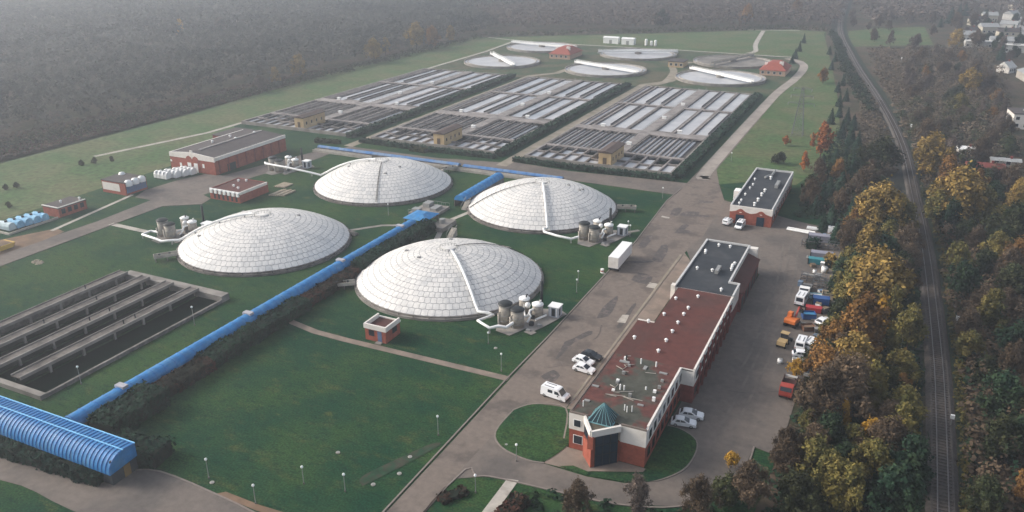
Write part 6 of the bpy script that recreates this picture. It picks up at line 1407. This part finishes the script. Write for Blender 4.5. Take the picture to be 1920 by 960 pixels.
# hedges: leaf faces over a dark woody core
def hedge(pts, w_, h_, kind, label, name='hedge', cat='hedge', dens=9.0, leaf=.5, bump=.28, seed=0, group=None):
    rg = np.random.default_rng(seed); P = []; N = []
    t = thing(name, label, cat, (*pts[0],0), group); core = MB()
    for (a, c) in zip(pts[:-1],pts[1:]):
        a3 = np.array([*a,0.]); c3 = np.array([*c,0.]); d = c3-a3; ln = np.linalg.norm(d); d /= ln; n = np.array([-d[1],d[0],0.])
        Lq, Rq = ribbon_pts([a,c], w_*.86); core.prism([Rq[0],Rq[1],Lq[1],Lq[0]],0,h_*.9)
        for (area,kk) in ((w_*ln,'t'),(h_*ln,'l'),(h_*ln,'r'),(w_*h_,'e'),(w_*h_,'s')):
            m_ = int(area*dens); s = rg.uniform(0,ln,m_); o = rg.uniform(-.5,.5,m_); z = rg.uniform(.05,1,m_)
            if kk == 't': p = a3+d*s[:,None]+n*(o*w_)[:,None]+np.array([0,0,h_]); nn = np.array([0,0,1.])
            elif kk in 'lr': sg = 1 if kk=='l' else -1; p = a3+d*s[:,None]+n*(sg*w_/2)+np.stack([0*z,0*z,z*h_],1); nn = n*sg
            else: e = a3 if kk=='s' else c3; sg = -1 if kk=='s' else 1; p = e+n*(o*w_)[:,None]+np.stack([0*z,0*z,z*h_],1); nn = d*sg
            ph = s if kk in 'tlr' else 0*z
            wob = bump*(np.sin(ph*.9+seed)*.6+np.sin(ph*2.3+seed*2)*.4+rg.normal(size=m_)*.35)
            p = p+nn*wob[:,None]*.8; N.append(nn+rg.normal(size=(m_,3))*.5); P.append(p)
    P = np.concatenate(P); N = np.concatenate(N); N /= np.linalg.norm(N,axis=1)[:,None]; n_ = len(P); P[:,2] = np.maximum(P[:,2],.05)
    tone = .5+.3*np.sin(P[:,0]*.35+P[:,1]*.27)+rg.normal(size=n_)*.2
    P[:,0] -= pts[0][0]; P[:,1] -= pts[0][1]
    o = bpy.data.objects.new('foliage', cards_mesh('foliage',P,N,leaf*rg.uniform(.6,1.4,n_),tone,LF[kind],rg.uniform(.6,1,n_),seed)); C.objects.link(o); o.parent = t
    core.build('woody_core', mat('hedge_core',(.010,.016,.010),.95,.2,1), t); return t
hedge([(-113.4,150),(-113.2,184)],4.0,3.3,'hedge','tall clipped dark green hedge beside the upper half of the long blue tunnel',dens=9,bump=.2,seed=1)
hedge([(-113.9,130),(-113.8,149.4)],3.4,2.0,'redbush','reddish brown shrub belt along the middle of the long blue tunnel',name='shrub_belt',cat='shrubs',bump=.4,seed=2)
hedge([(-113.6,100),(-113.6,129.5)],4.4,2.5,'hedge','loose dark green shrub belt along the lower half of the long blue tunnel',name='shrub_belt',cat='shrubs',bump=.4,seed=3)
hedge([(-113.4,88),(-113.0,99.5)],4.0,2.2,'redbush','low reddish shrub belt near the lower end of the long blue tunnel',name='shrub_belt',cat='shrubs',bump=.4,seed=4)
hedge([(-112,74.5),(-112.6,87)],6,3.4,'hedge','dark bushes behind the end of the ribbed blue hall',name='shrub_belt',cat='shrubs',bump=.5,seed=5)
hedge([(-106.5,72.8),(-97.6,74.4)],4.6,2.8,'hedge','dark bush mass at the lower right end of the ribbed blue hall',name='shrub_belt',cat='shrubs',bump=.5,seed=6)
hedge([(-150,63.2),(-128,64.6),(-102,66.2)],2.6,1.9,'hedge','strip of low dark ground shrubs in front of the ribbed blue hall',name='shrub_belt',cat='shrubs',bump=.3,seed=7)
for bi in range(3):
    O = -120.6-67.3*bi; nm = ('right','middle','left')[bi]
    hedge([(O+57.2,263),(O+57.2,330),(O+57.2,418)],3.4,1.8,'hedge2',f'long dark green hedge along the right side of the {nm} basin block',dens=3,leaf=.7,seed=10+bi,group='hedges round the basin blocks')
    if bi < 2: hedge([(O-2,259.8),(O+30,258.9),(O+57,260.2)],2.8,1.5,'hedge2',f'dark green hedge along the front of the {nm} basin block',dens=3.5,leaf=.6,seed=20+bi,group='hedges round the basin blocks')
hedge([(-165,257),(-158,256.5)],2.4,1.5,'moss','patch of yellow green shrubs in the front hedge of the middle basin block',name='shrub_belt',cat='shrubs',seed=31)
hedge([(-206,252),(-196,254)],2.4,1.3,'moss','low mossy shrubs in front of the left basin block',name='shrub_belt',cat='shrubs',seed=32)
hedge([(-62,84),(-60.6,86)],1.8,1.2,'redbush','x',seed=33) if False else None
hedge([(-52.4,84.5),(-50,88.2)],2.0,.6,'redbush','low dark reddish shrub on the lawn corner at the bottom edge',name='shrub_belt',cat='shrubs',seed=34)
hedge([(-42.4,84),(-41.2,90)],2.6,1.1,'redbush','low dark purple shrubs right of the slab path at the bottom edge',name='shrub_belt',cat='shrubs',seed=35)
hedge([(-14.6,214),(-14.2,218.5)],2.6,1.9,'hedge','dark green bush in the yard beside the lilac container',name='shrub_belt',cat='shrubs',bump=.6,seed=36)
hedge([(-9.4,203),(-9,207.5)],1.8,2.2,'gold','yellow brown bush between the teal container and the trees',name='shrub_belt',cat='shrubs',bump=.6,seed=37)

# ------------------------------------------------------------------ stuff: woods that read as one mass, undergrowth
def mass(name, pts, hs, kind, per, leaf, label, cat, seed, rad_=2.6):
    """far-off wood: every crown a bunch of leaf clumps"""
    rg = np.random.default_rng(seed); n = len(pts); H = rg.uniform(*hs,n)
    d = rg.normal(size=(n,per,3)); d[:,:,2] = np.abs(d[:,:,2])*1.1-.2; d /= np.linalg.norm(d,axis=2)[:,:,None]
    q = rg.uniform(.55,1.1,(n,per,1)); R_ = rg.uniform(.75,1.2,(n,1,1))*rad_
    P = d*q*R_*np.array([1,1,1.25]); P[:,:,0] += pts[:,0:1]; P[:,:,1] += pts[:,1:2]; P[:,:,2] += (H-R_[:,0,0]*1.2)[:,None]
    N = d*.8+np.array([0,0,.5])+rg.normal(size=d.shape)*.28; N /= np.linalg.norm(N,axis=2)[:,:,None]
    tone = np.clip(rg.uniform(0,1,(n,1))**1.3*.7+rg.normal(size=(n,per))*.06+.1,0,1)
    P = P.reshape(-1,3); m_ = len(P); P[:,2] = np.maximum(P[:,2],.2)
    me = cards_mesh(name,P,N.reshape(-1,3),leaf*rg.uniform(.6,1.4,m_),tone.ravel(),LF[kind],rg.uniform(.5,1,m_),seed)
    o = bpy.data.objects.new(name,me); C.objects.link(o); tag(o,label,cat,None,'stuff'); return o
def scatter(poly, step, seed, jit=.45):
    rg = np.random.default_rng(seed); P = np.array(poly); x0,y0 = P.min(0); x1,y1 = P.max(0)
    gx,gy = np.meshgrid(np.arange(x0,x1,step),np.arange(y0,y1,step)); X = gx.ravel()+rg.uniform(-jit,jit,gx.size)*step; Y = gy.ravel()+rg.uniform(-jit,jit,gx.size)*step
    ins = np.zeros(len(X),bool)
    for i in range(len(P)):
        (xa,ya),(xb,yb_) = P[i],P[(i+1)%len(P)]
        if yb_ != ya: ins ^= ((ya>Y)!=(yb_>Y))&(X<(xb-xa)*(Y-ya)/(yb_-ya)+xa)
    return np.stack([X[ins],Y[ins]],1)
mass('woodland', scatter([(-318,150),(-312,250),(-306,380),(-300,520),(-296,600),(-380,700),(-470,690),(-440,430),(-420,150)],4.6,50), (6.5,15),'forest',60,.8,'dark brown wood filling the left side behind the meadow','wood',50)
mass('woodland', scatter([(-420,150),(-440,430),(-470,690),(-380,700),(-260,900),(-420,1100),(-900,900),(-1150,640),(-700,150)],6.0,51), (8,16),'forest',30,1.3,'hazy far part of the left wood up to the frame corner','wood',51,3.4)
mass('woodland', scatter([(-296,600),(-180,665),(-90,722),(-52,735),(-62,900),(-75,1200),(-420,1100),(-260,900),(-380,700)],5.8,52), (7,13),'grey',28,1.2,'distant grey brown wood beyond the far field','wood',52,3.2)
mass('woodland', scatter([(-30,770),(20,800),(60,900),(110,900),(180,760),(240,900),(220,1250),(-60,1250),(-55,900)],7.5,53), (6,12),'grey',20,1.5,'distant brown scrub wood at the upper right','wood',53,3.6)
mass('woodland', scatter([(62,130),(66,300),(84,420),(100,520),(220,760),(320,600),(260,100)],7.5,54), (7,12),'brown',20,1.6,'brown wood right of the frame edge','wood',54,3.8)
mass('hedgerow', scatter([(-318,150),(-306,175),(-296,250),(-293,380),(-292,500),(-291,566),(-291,566.5),(-297,560),(-299,400),(-304,300),(-312,220)],3.0,55), (2.2,4.5),'moss',26,.7,'low dark shrubs along the edge of the left wood','shrubs',55,1.8)
mass('hedgerow', scatter([(-291,566),(-180,642),(-89,710),(-60,706),(-60,712),(-92,718),(-182,652),(-296,572)],3.4,56), (2.5,4.5),'moss',24,.8,'dark shrub line along the far edge of the far field','shrubs',56,2.0)
mass('hedgerow', scatter([(-13,400),(-20,440),(-34,520),(-46,620),(-58,702),(-54,702),(-41,620),(-28,520),(-14,440),(-9,400)],2.8,57), (2,4.5),'green',24,.8,'dark green shrub line between the grass strip and the railway','shrubs',57,1.8)
def under(poly, step, hs, kind, label, seed, per=14, leaf=.6, rad_=1.1):
    return mass('undergrowth', scatter(poly,step,seed), hs, kind, per, leaf, label, 'undergrowth', seed, rad_)
under([(-8,100),(-7.5,130),(-5.8,180),(-5.8,232),(4,262),(10.5,235),(12,170),(12.5,100)],1.6,(.6,1.7),'green','dark undergrowth beneath the belt of trees left of the railway',60)
under([(-7,100),(-5.5,180),(4,262),(10.5,235),(12,170),(12.5,100)],2.8,(.8,2.2),'moss','mossy weeds and saplings in the belt left of the railway',61)
under([(19,80),(18.8,170),(16.5,225),(13,275),(8,340),(48,340),(56,230),(48,110)],2.0,(.6,1.8),'brown','dead brown weeds and brambles right of the railway',62)
under([(19,80),(18.8,170),(16.5,225),(13,275),(40,340),(56,230),(48,110)],3.0,(.8,2.4),'green','dark brambles right of the railway',63)
under([(18,90),(18,170),(16,225),(12.5,275),(13.5,275),(17.5,225),(19.6,170),(20,90)],.9,(.4,1.0),'olive','ochre weeds along the right foot of the railway bed',64,10,.4,.5)
under([(6,340),(44,340),(48,420),(46,560),(30,640),(-24,620),(-16,520),(-4,440)],3.2,(.4,1.5),'scrub','brown dry scrub between the railway and the far houses',65,12,.9,1.4)
under([(-22,238),(-7,238),(3,266),(-1,295),(-14,345),(-19,380),(-22,340),(-21,290)],2.0,(.5,1.6),'green','dark bushes on the slope right of the workshop',66)
under([(-8,290),(4,300),(1,345),(-10,430),(-33,566),(-41,566),(-17,430),(-12,345)],1.7,(.4,1.4),'scrub','brown weeds along the left of the railway curve',67,10,.7,.9)
under([(-45,30),(-10,60),(-11,110),(-13.5,106),(-19,98),(-27,94.6),(-36,93.6),(-41,93)],2.4,(.4,1.4),'green','dark bushes along the bottom edge right of the slab path',68)
under([(-330,150),(-296,170),(-294,300),(-300,400),(-312,400),(-330,250)],2.6,(.4,1.5),'brown','brown weeds at the foot of the left wood',69,12,.8,1.3)
mass('thicket', scatter([(10,345),(20,312),(44,345),(42,380),(48,470),(52,640),(30,640),(0,610),(-20,600),(-10,500)],5.2,70), (2.6,6),'scrub',70,.55,'soft brown thicket between the railway and the far houses','thicket',70,2.3)
mass('thicket', scatter([(10,345),(20,312),(44,345),(42,380),(46,430),(0,440),(2,380)],7,72), (3,7),'moss',60,.6,'olive green thicket beyond the railway bend','thicket',72,2.6)
mass('thicket', scatter([(19,112),(18.5,170),(16.5,225),(13,275),(14,310),(60,320),(60,110)],6.5,71), (2.6,5.5),'brown',70,.5,'low brown thicket under the dark trees right of the railway','thicket',71,2.2)
# faint far tree silhouettes along the distant road are part of the mass above

# ------------------------------------------------------------------ haze
b = MB(); b.box(-2700,-700,-1.2,1500,3000,92); hz = b.build('haze', mat('haze_dummy',(1,1,1)))
hz['kind'] = 'stuff'; hz['label'] = 'thin grey autumn haze over the whole site'; hz['category'] = 'haze'
hm = bpy.data.materials.new('haze_air'); hm.use_nodes = True; ht = hm.node_tree
for n_ in list(ht.nodes):
    if n_.type != 'OUTPUT_MATERIAL': ht.nodes.remove(n_)
pv = ht.nodes.new('ShaderNodeVolumePrincipled'); pv.inputs['Color'].default_value = (.84,.90,.98,1); pv.inputs['Density'].default_value = HAZE; pv.inputs['Anisotropy'].default_value = .45
ht.links.new(pv.outputs['Volume'], [n_ for n_ in ht.nodes if n_.type == 'OUTPUT_MATERIAL'][0].inputs['Volume'])
hz.data.materials.clear(); hz.data.materials.append(hm)
for mt_ in list(bpy.data.materials):
    if mt_.users == 0: bpy.data.materials.remove(mt_)
for o in bpy.data.objects:
    if '_local' in o: del o['_local']
